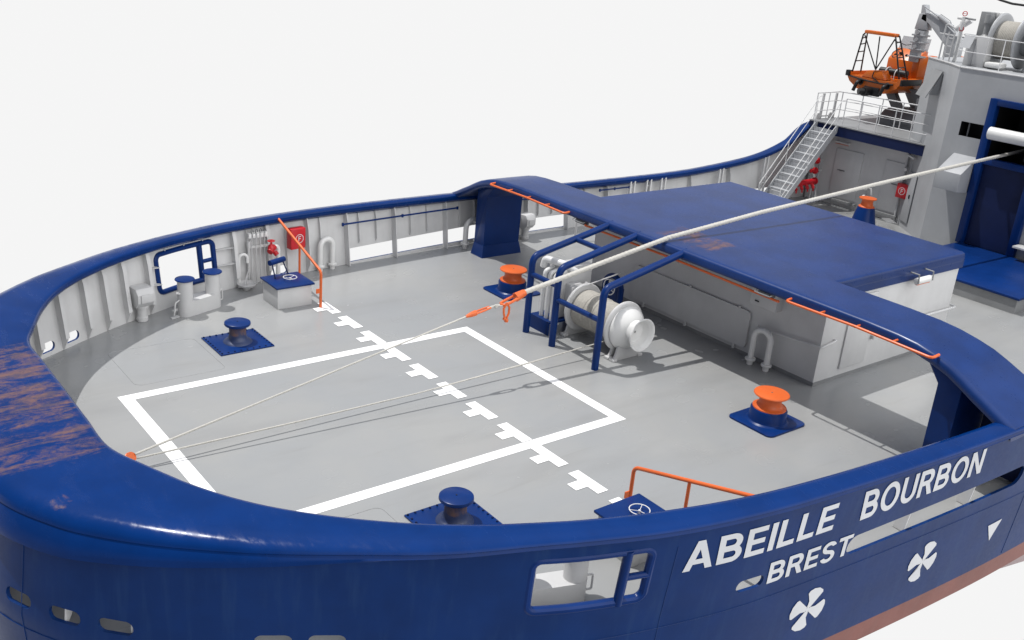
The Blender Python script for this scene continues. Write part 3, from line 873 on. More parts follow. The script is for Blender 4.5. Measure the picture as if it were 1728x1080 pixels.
goose(7.5, 7.62, .5, .08, .80, .075, 'grey gooseneck pipe half hidden behind the far gantry leg')
goose(8.42, -1.98, .03, -.42, .86, .068, 'white gooseneck pipe against the shaded aft wall of the deckhouse')
for x, y, lb in ((7.75, -7.55, 'small white standpipe seen left of its twin in the long slot of the lettered side'), (8.15, -7.45, 'small white standpipe seen right of its twin in the long slot of the lettered side')):
    st = thing('standpipe', lb, 'pipe', (x, y, 0), 'standpipes by the long slot')
    mb = MB(); mb.lathe([(.05, 0), (.05, .22), (.085, .22), (.085, .26), (.05, .26), (.06, .38), (.03, .42), (0, .42)], (x, y, 0), seg=16); mb.build('pipe', 'white', st)

# ------------------------------------------------------------------ fire gear on the far bulwark
def disc_letter(parent, c, ux, uz, r):
    """ring with letter F, lying on a plane through c"""
    ux, uz = V(ux), V(uz); mb = MB(); ny = ux.cross(uz).normalized()*.004
    n = 40
    for k in range(n):
        a, b = 2*PI*k/n, 2*PI*(k+1)/n
        mb.face([c+ny+(ux*math.cos(t)+uz*math.sin(t))*q for t, q in ((a, r), (b, r), (b, r*.86), (a, r*.86))])
    def bar(x0, x1, z0, z1): mb.face([c+ny+ux*x*r+uz*z*r for x, z in ((x0, z0), (x1, z0), (x1, z1), (x0, z1))])
    bar(-.30, -.13, -.55, .55); bar(-.13, .40, .40, .55); bar(-.13, .28, -.06, .09)
    mb.build('fire_mark', 'letter', parent, recalc=False)
fb = thing('fire_box', 'red fire box marked F on the far bulwark behind the orange rail', 'fire box', (2.1, 7.33, .75), 'red fire boxes')
mb = MB(); mb.box((2.10, 7.32, 1.0), (.42, .2, .52), .015, R(8)); cab = mb.build('cabinet', 'red', fb)
ux = V(math.cos(R(8)), math.sin(R(8)), 0)
disc_letter(cab, V(2.10, 7.32, 1.0)+V(math.sin(R(8)), -math.cos(R(8)), 0)*.1+ux*.03, ux, (0, 0, 1), .115)
hv = thing('fire_hydrant', 'red hydrant valve on a white bent pipe left of the red box', 'hydrant', (1.42, 7.1, 0))
mb = MB(); mb.tube(fillet([V(1.52, 7.12, 0), V(1.52, 7.12, .93), V(1.3, 7.05, .93)], .11), .055, 12); mb.lathe([(.055, .55), (.085, .55), (.085, .6), (.055, .6)], (1.52, 7.12, 0), seg=16); mb.build('pipe', 'white', hv)
mb = MB(); mb.cyl((1.40, 7.08, .93), (1.24, 6.98, .84), .075, 14); mb.cyl((1.40, 7.06, .80), (1.44, 7.0, .74), .06, 12); mb.lathe([(.06, 0), (.09, .05), (.07, .12), (.03, .16), (.02, .26), (0, .26)], (1.30, 7.03, .86), seg=14); mb.build('valve', 'red', hv)
mb = MB(); mb.torus((1.30, 7.03, 1.1), .08, .013, (0, 0, 1), 18, 6); mb.tube([V(1.22, 7.03, 1.1), V(1.38, 7.03, 1.1)], .01, 6); mb.build('handwheel', 'red', hv)

rack = thing('tool_rack', 'white rack bars with clips on the far bulwark holding long rods', 'rack', (1.0, 7.2, .9))
for z0_, z1_ in ((1.21, 1.29), (.90, .96)):
    mb = MB(); mb.bb(.80, 1.30, 7.24, 7.27, z0_, z1_); mb.build('bar', 'white', rack)
for k in range(5):
    mb = MB(); mb.box((.83+.105*k, 7.21, 1.22), (.065, .07, .11), .012); mb.build('clip', 'white', rack)
POS = ['leftmost of the four', 'second from the left of the four', 'third from the left of the four', 'rightmost of the four']
for k in range(4):
    x = .87+.11*k
    rd = thing('boat_hook', 'slim grey rod with dark hook, ' + POS[k] + ' on the rack', 'boat hook', (x, 7.17, 0), 'rods hung on the white rack')
    mb = MB(); mb.cyl((x, 7.15, .02), (x, 7.18, 1.28), .013, 8); mb.build('shaft', 'light', rd)
    mb = MB(); mb.tube([V(x, 7.18, 1.28), V(x-.015, 7.18, 1.34), V(x+.005, 7.18, 1.39), V(x+.035, 7.18, 1.37), V(x+.045, 7.18, 1.31)], .009, 6); mb.build('hook', 'darksteel', rd)
bw = thing('drain_bowl', 'grey round bowl with a tall pipe standing at the foot of the far bulwark', 'drain', (.62, 6.92, 0))
mb = MB(); mb.lathe([(.08, 0), (.10, .06), (.20, .10), (.225, .15), (.215, .16), (.18, .12), (0, .10)], (.62, 6.92, 0), seg=28); mb.build('bowl', 'light', bw)
mb = MB(); mb.tube([V(.80, 7.2, .1), V(.80, 7.2, .98)], .032, 10); mb.cyl((.80, 7.2, .95), (.80, 7.2, 1.1), .05, 12); mb.tube([V(.62, 6.92, .12), V(.62, 6.92, .25), V(.7, 7.05, .3)], .015, 6); mb.tube([V(.55, 6.85, .15), V(.62, 6.95, .3), V(.79, 7.18, .4)], .010, 6); mb.build('stand_pipe', 'light', bw)
hk = thing('hook_pipe', 'white cane-shaped air pipe against the far bulwark right of the stern window', 'pipe', (.5, 7.05, 0))
mb = MB(); mb.tube([V(.52, 7.12, 0), V(.52, 7.12, .72)] + [V(.62-.10*math.cos(R(a)), 7.12-.02*a/180, .72+.10*math.sin(R(a))) for a in range(20, 181, 20)] + [V(.72, 7.10, .60)], .036, 12); mb.build('bent_pipe', 'white', hk)

# ------------------------------------------------------------------ ropes
def strand_rope(path, r, lobes=3, pitch=.35, seg=15, step=.05):
    P = [V(p) for p in path]; pts = []
    for a, b in zip(P, P[1:]):
        n = max(1, int((b-a).length/step))
        for k in range(n): pts.append(a+(b-a)*k/n)
    pts.append(P[-1]); mb = MB(); rings = []; L_ = 0
    for i, p in enumerate(pts):
        if i: L_ += (p-pts[i-1]).length
        t = (pts[min(i+1, len(pts)-1)]-pts[max(i-1, 0)]).normalized()
        u = t.cross(V(0, 0, 1)).normalized(); v = t.cross(u)
        rings.append([p+(u*math.cos(th)+v*math.sin(th))*(r*(.70+.36*abs(math.cos(lobes/2*(th-2*PI*L_/pitch))))) for th in [2*PI*k/seg for k in range(seg)]])
    mb.loft(rings); return mb
import functools
tow = thing('tow_rope', 'thick white twisted tow rope stretched across the gantry to the tower opening', 'rope', (3.45, 0, 1.78))
main = [(3.40, 0, 1.765), (5.2, 0, 2.10), (7.0, 0, 2.405)] 
arc = fillet([V(5.6, 0, 2.16), V(7.42, 0, 2.462), V(10.5, 0, 2.725)], 2.6, 10)
main = [V(3.40, 0, 1.79)] + arc + [V(15.86, 0, 3.07), V(23.3, 0, 3.47)]
strand_rope(main, .053).build('twisted_rope', 'rope', tow, angle=80)
soc = thing('rope_socket', 'orange open socket closing the end of the thick tow rope', 'socket', (3.2, 0, 1.7))
d1 = V(.955, 0, .296); uu = V(0, 1, 0); p0 = V(3.42, 0, 1.79)
def P_(a, b, c=0): 
    nrmz = V(-.296, 0, .955); return p0 - d1*a + uu*b + nrmz*c
mb = MB(); mb.lathe([(0, 0), (.065, 0), (.072, .02), (.09, .2), (.095, .24), (.0, .24)], p0, -d1, 20)
for s in (1, -1):
    mb.tube([P_(.2, s*.07), P_(.38, s*.08), P_(.52, s*.075), P_(.58, s*.05)], .028, 10)
mb.tube([P_(.55, .075), P_(.59, .0), P_(.55, -.075)], .032, 10); mb.build('body', 'orange', soc)
shk = thing('shackle', 'orange shackle hanging open from the rope socket', 'shackle', (3.05, 0, 1.5))
mb = MB(); a_ = P_(.5, -.06)
mb.tube([a_+V(-.02, -.02, .03), a_+V(-.09, -.02, -.08), a_+V(-.08, -.02, -.18), a_+V(-.05, -.02, -.27)], .022, 8)
mb.tube([a_+V(-.02, -.02, .03), a_+V(.05, -.02, -.08), a_+V(.045, -.02, -.2), a_+V(.0, -.02, -.30)], .022, 8)
mb.lathe([(0, 0), (.035, .01), (.04, .04), (.02, .07), (0, .07)], a_+V(-.05, -.02, -.33), seg=10); mb.lathe([(0, 0), (.04, .01), (.045, .05), (.02, .08), (0, .08)], a_+V(.0, -.02, -.38), seg=10); mb.build('bow', 'orange', shk)
fore = thing('forerunner_rope', 'thin white line from the orange sockets down to the disc at the stern rail', 'rope', (-1, 0, .8))
q0 = P_(.62, 0); sock2 = V(2.50, 0, 1.60); e0 = V(2.02, 0, 1.515)
mb = MB()
for s in (1, -1): mb.tube([P_(.6, s*.05), (P_(.6, 0)*.5+sock2*.5)+V(.14, s*.012, .0), sock2+V(.2, s*.01, .03)], .013, 8)
mb.tube([sock2+V(.25, 0, .04), sock2], .014, 8)
for f in (.25, .72): 
    c = sock2*(1-f)+q0*f; mb.cyl(c-d1*.05, c+d1*.05, .026, 10)
mb.build('eye_splice', 'rope', fore)
strand_rope([e0, V(-4.32, 0, .25)], .019, 2, .12, 8, .06).build('thin_line', 'rope', fore, angle=80)
s2 = thing('small_socket', 'small orange spindle socket joining the thin line to its eye splice', 'socket', (2.25, 0, 1.55))
dd2 = (sock2-e0).normalized()
mb = MB(); mb.lathe([(0, 0), (.025, 0), (.05, .12), (.058, .22), (.05, .25), (0, .25)], e0-dd2*.02, dd2, 14)
for s in (1, -1): mb.tube([e0+dd2*.2+uu*.04*s, e0+dd2*.4+uu*.045*s, e0+dd2*.56+uu*.03*s], .02, 8)
mb.build('body', 'orange', s2)
r2 = thing('winch_line', 'thin white line running low from the winch drum to the stern disc', 'rope', (0, 0, .1))
strand_rope([V(5.98, 0, .29), V(3.84, 0, .2), V(.93, 0, .115), V(-1.54, 0, .13), V(-4.30, 0, .17)], .017, 2, .12, 8, .06).build('thin_line', 'rope', r2, angle=80)
dk = thing('guide_sheave', 'small orange disc sheave where both thin lines meet at the stern rail', 'sheave', (-4.40, 0, 0))
mb = MB(); mb.lathe([(0, -.035), (.085, -.035), (.09, -.02), (.07, 0), (.09, .02), (.085, .035), (0, .035)], (-4.40, 0, .21), (.35, -.75, .55), 24); w_ = mb.build('wheel', 'orange', dk)
mb = MB(); mb.cyl((-4.40, 0, 0), (-4.40, 0, .18), .02, 8); mb.build('pin', 'orange', dk)

# ------------------------------------------------------------------ blue low hatch box
cb_ = thing('low_hatch_box', 'low grey box with a dark blue top in front of the tower', 'hatch box', (19.8, -1.4, 0))
mb = MB(); mb.bb(17.98, 21.85, -3.22, .6, 0, .40); mb.build('side', 'steel', cb_)
mb = MB(); mb.bb(17.93, 21.9, -3.28, .66, .40, .47, .012); mb.build('top', 'blue', cb_)

# ------------------------------------------------------------------ tower
tw = thing('superstructure_tower', 'grey superstructure tower with a tall blue framed opening', 'superstructure', (24, 0, 0))
ZT = 5.72
P0_, P1_, P2_ = (23.95, 4.25), (22.85, 2.85), (22.05, 2.05)
mb = MB()
def wallq(a, b, z0, z1): mb.face([V(a[0], a[1], z0), V(b[0], b[1], z0), V(b[0], b[1], z1), V(a[0], a[1], z1)])
wallq((30, 4.25), P0_, 0, ZT); wallq(P0_, P1_, 0, ZT); wallq(P1_, P2_, 0, ZT)
X0 = 22.05
wy0, wy1, wz0, wz1 = .72, 1.60, 3.70, 4.14
wallq(P2_, (X0, wy1), 0, ZT); wallq((X0, wy1), (X0, .68), 0, wz0); wallq((X0, wy1), (X0, .68), wz1, ZT)
wallq((X0, .68), (X0, -1.02), 4.92, ZT); wallq((X0, -1.02), (X0, -6.2), 0, ZT); wallq((X0, -6.2), (30, -6.2), 0, ZT)
mb.face([V(30, 4.25, ZT), V(*P0_, ZT), V(*P1_, ZT), V(*P2_, ZT), V(X0, -6.2, ZT), V(30, -6.2, ZT)])
mb.build('wall', 'tower', tw, recalc=False, angle=20)
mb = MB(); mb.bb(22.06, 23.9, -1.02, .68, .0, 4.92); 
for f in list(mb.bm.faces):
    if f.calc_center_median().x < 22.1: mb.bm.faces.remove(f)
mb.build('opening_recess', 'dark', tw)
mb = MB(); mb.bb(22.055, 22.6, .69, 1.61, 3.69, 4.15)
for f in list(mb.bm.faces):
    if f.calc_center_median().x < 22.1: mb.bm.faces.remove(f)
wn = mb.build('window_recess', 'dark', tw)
mb = MB(); mb.cyl((22.25, 1.42, 3.69), (22.25, 1.42, 4.15), .025, 10); mb.build('inner_pipe', 'steel', wn)
mb = MB()
mb.bb(21.86, 22.12, .54, .78, .45, 5.0, .025); mb.bb(21.86, 22.12, -1.12, -.88, .45, 5.0, .025); mb.bb(21.87, 22.11, -.9, .56, 4.80, 4.99, .02); mb.bb(21.87, 22.11, -.9, .56, 3.02, 3.22, .02)
fr_ = mb.build('opening_frame', 'blue', tw)
mb = MB(); mb.bb(22.02, 22.07, -.9, .56, .45, 3.03); mb.build('lower_shutter', 'navy', fr_)
mb = MB(); mb.cyl((21.74, .48, 4.0), (21.74, -1.6, 4.0), .19, 24); mb.build('roller', 'white', tw)
mb = MB(); mb.tube([V(22.8, -.35, 3.2), V(23.1, -.2, 4.2)], .10, 10); mb.bb(22.9, 23.1, -.6, -.35, 4.1, 4.9); mb.build('inner_brace', 'darksteel', tw)
mb = MB(); mb.prism([V(22.06, .80, 2.02), V(21.25, .80, 2.10), V(21.25, .80, 2.66), V(22.06, .80, 3.14)], V(0, .80, 0), .01); mb.build('sloped_casing', 'tower', tw)
mb = MB(); mb.bb(21.55, 22.05, -2.4, -1.16, .85, .90); mb.build('shelf', 'light', tw)
# tilted flap on the chamfer
mb = MB(); n1 = V(-(P0_[1]-P1_[1]), (P0_[0]-P1_[0]), 0).normalized(); al = V(P0_[0]-P1_[0], P0_[1]-P1_[1], 0).normalized()
base = V(P1_[0], P1_[1], 0)
a = base+al*.28+n1*.03; b = base+al*1.12+n1*.03
mb.prism([a+V(0, 0, 5.42), b+V(0, 0, 5.42), b+n1*.38+V(0, 0, 4.55), a+n1*.38+V(0, 0, 4.55)], n1*.03)
mb.prism([a+V(0, 0, 5.40), a+n1*.30+V(0, 0, 4.65), a+V(0, 0, 4.65)], al*.02); mb.build('vent_flap', 'steel', tw)
# chamfer door, pipe
mb = MB(); c1 = base+al*.40+n1*.02; c2 = base+al*1.05+n1*.02
mb.prism([c1+V(0, 0, .25), c2+V(0, 0, .25), c2+V(0, 0, 1.95), c1+V(0, 0, 1.95)], n1*.03, .01); dr = mb.build('door', 'tower', tw)
mb = MB(); mb.box(base+al*.62+n1*.07+V(0, 0, 1.15), (.04, .04, .14), .008); mb.build('handle', 'black', dr)
mb = MB(); q = base+al*1.35+n1*.10
mb.tube(fillet([q+V(0, 0, .0), q+V(0, 0, 2.5), q-al*.35+n1*.12+V(0, 0, 2.5), q-al*.55+V(0, 0, 2.44)], .15), .045, 10)
mb.cyl(q+V(0, 0, 2.0)-al*.02, q+V(0, 0, 2.0)-al*.35+n1*.15, .06, 12); mb.build('vent_pipe', 'light', tw)
for k in range(2):
    g = thing('grating_step', ('upper' if k == 0 else 'lower') + ' of two grating steps at the foot of the tower door', 'step', (22.6-.25*k, 3.1-.2*k, 0), 'grating steps')
    mb = MB(); c = V(22.95-.3*k, 3.62-.1*k, .28-.2*k)
    for j in range(7): mb.box(c+V(-.08, 0, 0)+al*(.09*j-.35)+n1*.15, (.018, .32, .03), 0, math.atan2(n1.y, n1.x)-PI/2)
    mb.build('bars', 'light', g)
# tower top edge bead
mb = MB()
for p, q in ((P0_, P1_), (P1_, P2_), (P2_, (X0, -6.2))): mb.tube([V(p[0], p[1], ZT+.01), V(q[0], q[1], ZT+.01)], .03, 8)
mb.build('edge_trim', 'light', tw)

# ------------------------------------------------------------------ side deckhouse under the boat deck
sd = thing('side_deckhouse', 'grey deckhouse wall with two doors under the blue edged boat deck', 'deckhouse', (24, 6, 0))
mb = MB(); mb.bb(23.65, 29, 3.6, 7.85, 0, 2.62); mb.build('wall', 'house', sd)
mb = MB(); mb.bb(23.12, 23.66, 3.22, 7.88, 2.60, 2.955); mb.build('fascia', 'navy', sd)  # overhang deepened so that its shadow covers the wall below
mb = MB(); mb.bb(23.10, 29, 3.2, 7.9, 2.955, 2.99); mb.build('boat_deck', 'steel', sd)
for y0, y1 in ((5.68, 6.82), (4.0, 4.76)):
    mb = MB(); mb.bb(23.60, 23.66, y0, y1, .35, 2.12, .015); d = mb.build('door', 'house', sd)
    mb = MB(); mb.box((23.58, y0+.22 if y0 < 5 else y1-.35, 1.35), (.03, .3, .03), .006); mb.build('handle', 'darksteel', d)
    mb = MB(); mb.bb(23.50, 23.66, y0-.1, y1+.1, .20, .28); mb.build('sill', 'steel', d)
mb = MB(); mb.cyl((23.52, 6.86, 2.36), (23.52, 6.28, 2.34), .045, 12); l = mb.build('strip_lamp', 'white', sd)
mb = MB(); mb.bb(23.46, 23.5, 6.3, 6.84, 2.285, 2.30); mb.build('lens', 'orange', l)
for x, y, r in ((23.5, 7.35, .035), (23.55, 3.75, .045), (23.58, 3.95, .03)):
    mb = MB(); mb.cyl((x, y, .05), (x, y, 2.58), r, 8); mb.build('pipe', 'tower', sd)
mb = MB(); 
for z in (.98, .64): mb.lathe([(0, 0), (.09, .02), (.09, .12), (.05, .2), (0, .2)], (23.6, 5.26, z), (-1, 0, 0), 12)
mb.tube([V(23.55, 5.26, 1.0), V(23.45, 5.0, 1.0), V(23.45, 4.95, .8)], .03, 8); mb.build('wall_valve', 'white', sd)
mb = MB(); mb.bb(23.5, 29, 3.6, 7.8, 0.0, .04); mb.build('floor_strip', 'deck', sd)
fb2 = thing('fire_box', 'red fire box marked F on the shaded wall beside the tower', 'fire box', (23.5, 3.8, .98), 'red fire boxes')
mb = MB(); mb.bb(23.38, 23.58, 3.58, 4.02, .98, 1.48, .015); cab = mb.build('cabinet', 'red', fb2)
disc_letter(cab, V(23.38, 3.80, 1.23), (0, -1, 0), (0, 0, 1), .13)
# red fire main with branches and two alarm bells
mf = thing('fire_manifold', 'red horizontal fire manifold with downward branches behind the stairs', 'manifold', (22.3, 7.2, .8))
mb = MB(); mb.cyl((23.2, 7.22, .80), (21.3, 7.22, .76), .105, 18); mb.lathe([(0, 0), (.14, 0), (.14, .06), (0, .06)], (23.22, 7.22, .80), (-1, 0, 0), 18); mb.build('main_pipe', 'red', mf)
for k in range(5):
    mb = MB(); x = 22.95-.34*k; mb.cyl((x, 7.16, .74), (x, 7.05, .58), .06, 10); mb.cyl((x, 7.05, .58), (x, 7.05, .48), .03, 8); mb.build('branch', 'red', mf)
mb = MB(); mb.cyl((23.1, 7.25, 0), (23.1, 7.25, .75), .03, 8); mb.cyl((21.7, 7.25, 0), (21.7, 7.25, .7), .03, 8); mb.build('support', 'light', mf)
for z, lb in ((1.56, 'upper red horn on the shaded wall right of the stairs'), (1.18, 'lower red horn on the shaded wall right of the stairs')):
    hn = thing('red_horn', lb, 'horn', (23.5, 7.3, z), 'red horns by the stairs')
    mb = MB(); mb.lathe([(0, 0), (.12, 0), (.13, .03), (.12, .1), (.06, .14), (.05, .2), (.08, .26), (0, .27)], (23.25, 7.28, z), (-.9, .2, 0), 18); mb.build('body', 'red', hn)
    mb = MB(); mb.cyl((23.25, 7.28, z), (23.6, 7.28, z), .02, 8); mb.build('bracket', 'light', hn)

# ------------------------------------------------------------------ stairs
sta = thing('stairs', 'grey steel stairs with white handrails climbing to the boat deck', 'stairs', (22, 7.4, 0))
SX0, SZ0, SX1, SZ1 = 20.3, .0, 23.0, 2.95
ya, yb = 6.62, 7.5
for y in (ya, yb):
    mb = MB(); mb.prism([V(SX0-.12, y, 0), V(SX0+.16, y, 0), V(SX1+.1, y, 2.74), V(SX1+.1, y, 2.98), V(SX1-.02, y, 2.98)], V(0, .03, 0)); mb.build('stringer', 'tower', sta)
for k in range(11):
    f = (k+1)/12; x = SX0+(SX1-SX0)*f; z = 2.9*f
    mb = MB(); mb.bb(x-.12, x+.12, ya+.03, yb, z-.02, z+.015, .004); mb.bb(x-.12, x-.105, ya+.03, yb, z-.07, z-.02); mb.bb(x+.10, x+.115, ya+.03, yb, z+.02, z+.16); mb.build('tread', 'tower', sta)
for y in (ya-.02, yb+.05):
    mb = MB()
    def q(f, h): return V(SX0+(SX1-SX0)*f, y, 2.9*f+h)
    mb.tube(fillet([q(.02, .0), q(.02, .80), q(1.0, .98), V(SX1+.2, y, 3.9)], .1), .015, 8)
    mb.tube([q(.02, .42), q(1.0, .55)], .011, 8)
    for f in (.5, .98): mb.tube([q(f, -.05), q(f, .9)], .013, 8)
    mb.build('handrail', 'rail', sta)

# ------------------------------------------------------------------ boat deck railings
def railing(name, label, pts, posts, z0, h, bars=3, r=.022):
    rl = thing(name, label, 'railing', (pts[0][0], pts[0][1], z0), 'white deck railings')
    for k in range(bars):
        z = z0+h*(1-k/bars)
        mb = MB(); mb.tube(fillet([V(x, y, z) for x, y in pts], .15, 4), r if k == 0 else r*.65, 8); mb.build('rail', 'rail', rl)
    L_ = [0]
    for a, b in zip(pts, pts[1:]): L_.append(L_[-1]+math.dist(a, b))
    for k in range(posts):
        d = L_[-1]*k/(posts-1); i = 0
        while i < len(pts)-2 and L_[i+1] < d: i += 1
        f = (d-L_[i])/(L_[i+1]-L_[i]); x = pts[i][0]+(pts[i+1][0]-pts[i][0])*f; y = pts[i][1]+(pts[i+1][1]-pts[i][1])*f
        mb = MB(); mb.cyl((x, y, z0), (x, y, z0+h), r*.9, 8); mb.build('post', 'rail', rl)
    return rl
railing('deck_railing', 'white railing along the blue aft edge of the boat deck', [(23.2, 6.55), (23.2, 3.2)], 6, 2.98, .98)
railing('deck_railing', 'white railing round the outer corner of the boat deck behind the stairs', [(23.2, 7.78), (24.7, 7.85), (24.85, 7.2), (25.1, 4.6)], 7, 2.98, .98)

# small gate plates at the outer corner
gp = thing('pilot_gate', 'grey gate posts with rounded base plates at the outer corner of the boat deck', 'gate', (24.0, 7.9, 2.94))
for x in (23.75, 24.55):
    mb = MB(); mb.box((x, 7.9, 3.42), (.10, .06, .98), .01); mb.build('post', 'light', gp)
for x in (23.55, 24.3):
    mb = MB(); mb.prism([V(x-.1, 7.84, 2.94), V(x+.1, 7.84, 2.94), V(x+.1, 7.84, 3.12), V(x+.05, 7.84, 3.2), V(x-.05, 7.84, 3.2), V(x-.1, 7.84, 3.12)], V(0, .03, 0)); mb.build('base_plate', 'light', gp)
mb = MB(); mb.cyl((23.6, 7.88, 3.08), (24.5, 7.88, 3.08), .03, 8); mb.build('sill_bar', 'light', gp)

# ------------------------------------------------------------------ rescue boat, cradle
cr = thing('boat_cradle', 'dark grey boat cradle on the boat deck under the orange rescue boat', 'cradle', (26, 6, 2.94))
mb = MB(); mb.prism([V(25.3, 6.55, 2.95), V(28, 6.55, 2.95), V(28, 6.55, 3.5), V(26.3, 6.55, 3.62), V(25.7, 6.55, 3.5), V(25.35, 6.55, 3.2)], V(0, -2.0, 0), .03); mb.build('platform', 'darksteel', cr)
for x in (26.0, 27.3):
    mb = MB(); mb.prism([V(x, 6.4, 3.5), V(x, 6.0, 3.5), V(x, 6.55, 4.25), V(x, 6.95, 4.25)], V(.25, 0, 0)); mb.prism([V(x, 5.2, 3.5), V(x, 4.7, 3.5), V(x, 5.3, 4.35), V(x, 5.9, 4.35)], V(.25, 0, 0)); mb.build('strut', 'darksteel', cr)
mb = MB(); mb.box((26.5, 5.1, 3.9), (1.6, .5, .4), .03); mb.cyl((25.4, 5.0, 3.2), (25.4, 5.9, 3.2), .12, 12); mb.build('winch_block', 'darksteel', cr)

bt_ = thing('rescue_boat', 'orange rescue boat with black ladder frames stowed above the boat deck', 'boat', (27, 6.8, 4.1))
yc = 6.81; bx0 = 25.0; Lb = 5.6
rings = []
for k in range(13):
    f = k/12; x = bx0+Lb*f
    w = 1.13*(1-max(0, (f-.45)/.55)**2.2) + .02
    zs = 4.72+.35*max(0, f-.4)**1.5*2; zk = 4.02+.75*max(0, (f-.5)/.5)**2
    zc = zk+.30
    half = [(0, zk), (w*.55, zk+.14), (w*.86, zc+.06), (w*.97, zc+.24), (w, zs-.08), (w*.99, zs), (w*.86, zs+.01), (w*.84, zs-.12), (0, zs-.14)]
    ring = [V(x, yc+a, z) for a, z in half] + [V(x, yc-a, z) for a, z in reversed(half[1:-1])]
    rings.append(ring)
mb = MB(); mb.loft(rings, True, True); mb.build('hull', 'boat_orange', bt_, angle=30)
mb = MB()
pts = [V(bx0-.02, yc+1.16, 4.62), V(bx0-.03, yc, 4.50), V(bx0-.02, yc-1.16, 4.62)]
mb.tube([V(bx0-.03, yc+1.12, 4.58), V(bx0-.03, yc+.5, 4.5), V(bx0-.03, yc-.3, 4.47), V(bx0-.03, yc-.85, 4.50)], .03, 8)
mb.tube([V(bx0-.03, yc-.3, 4.47), V(bx0-.03, yc+.05, 4.66), V(bx0-.04, yc, 4.86)], .022, 8)
mb.bb(bx0-.08, bx0+.12, yc+1.0, yc+1.16, 4.55, 4.76, .02)
mb.bb(bx0-.02, bx0+1.3, yc-1.19, yc-1.10, 4.50, 4.72, .02); mb.build('fender', 'black', bt_)
mb = MB(); mb.prism([V(bx0+.02, yc+.55, 4.6), V(bx0+.02, yc+.3, 4.86), V(bx0+.02, yc-.25, 4.92), V(bx0+.02, yc-.45, 4.6)], V(.45, 0, 0), .03); mb.build('engine_cover', 'boat_orange', bt_)
for y in (yc+.50, yc-.62):
    mb = MB(); mb.tube(fillet([V(bx0+.05, y, 4.42), V(bx0-.22, y, 4.42), V(bx0-.26, y+.08, 4.08)], .1), .065, 12); mb.torus((bx0-.01, y, 4.42), .1, .03, (1, 0, 0), 18, 6); mb.build('exhaust', 'black', bt_)
mb = MB(); mb.cyl((bx0+.1, yc+.05, 4.14), (bx0-.36, yc+.08, 4.12), .16, 16); mb.bb(bx0-.05, bx0+.1, yc-.35, yc+.3, 3.98, 4.3, .03); mb.cyl((bx0-.3, yc+.08, 4.14), (bx0-.5, yc+.2, 4.12), .11, 12); mb.build('jet_drive', 'black', bt_)
mb = MB(); mb.bb(26.35, 27.1, yc-.72, yc+.42, 4.6, 5.30, .04); mb.prism([V(26.35, yc+.42, 5.28), V(27.1, yc+.42, 5.28), V(27.1, yc+.42, 5.66), V(26.85, yc+.42, 5.66)], V(0, -1.14, 0), .02)
mb.bb(26.2, 27.4, yc-.98, yc-.7, 4.6, 5.52, .04); con = mb.build('console', 'boat_orange', bt_)
mb = MB()
for y, z in ((.25, 5.42), (.05, 5.5), (-.2, 5.45), (-.4, 5.52), (.12, 5.36), (-.5, 5.4)): mb.cyl((26.52, yc+y, z), (26.60, yc+y, z), .05, 10)
mb.torus((26.45, yc+.2, 5.46), .14, .015, (.8, 0, -.5), 18, 6); mb.build('gauges', 'black', con)
mb = MB(); mb.prism([V(26.95, yc+.45, 5.6), V(26.95, yc-.75, 5.6), V(27.1, yc-.72, 6.1), V(27.1, yc+.42, 6.1)], V(.02, 0, 0)); mb.build('windscreen', 'glass', con)
mb = MB(); mb.cyl((25.75, yc+.25, 4.86), (25.75, yc-.85, 4.86), .13, 14); st_ = mb.build('seat', 'black', bt_)
mb = MB()
for y in (-.1, -.5): mb.tube([V(25.5, yc+y, 4.62)] + [V(25.75-.25*math.cos(R(a)), yc+y, 4.8+.22*math.sin(R(a))) for a in range(0, 181, 20)] + [V(26.0, yc+y, 4.62)], .018, 8)
mb.build('grab_hoop', 'rail', st_)
mb = MB()
for s in (1, -1):
    f0 = V(25.08, yc+s*.98, 4.72); f1 = V(25.62, yc+s*.98, 4.72); t0 = V(24.82, yc+s*.66, 6.12); t1 = V(25.05, yc+s*.66, 6.18)
    mb.tube([f0, t0*.97+f0*.03, t0+V(.06, -s*.06, .06)], .03, 8); mb.tube([f1, t1, t1+V(.0, -s*.08, .02)], .03, 8)
    for f in (.28, .52, .72, .88): mb.tube([f0*(1-f)+t0*f, f1*(1-f)+t1*f], .022, 6)
cA = V(25.02, yc, 4.92)
for p in (V(24.85, yc+.62, 6.08), V(24.85, yc, 6.1), V(24.85, yc-.62, 6.08)): mb.tube([cA, p], .024, 8)
mb.build('ladder_frame', 'black', bt_)
mb = MB(); mb.bb(24.78, 25.12, yc-.62, yc+.62, 6.14, 6.26, .03); mb.build('frame_pad', 'boat_orange', bt_)

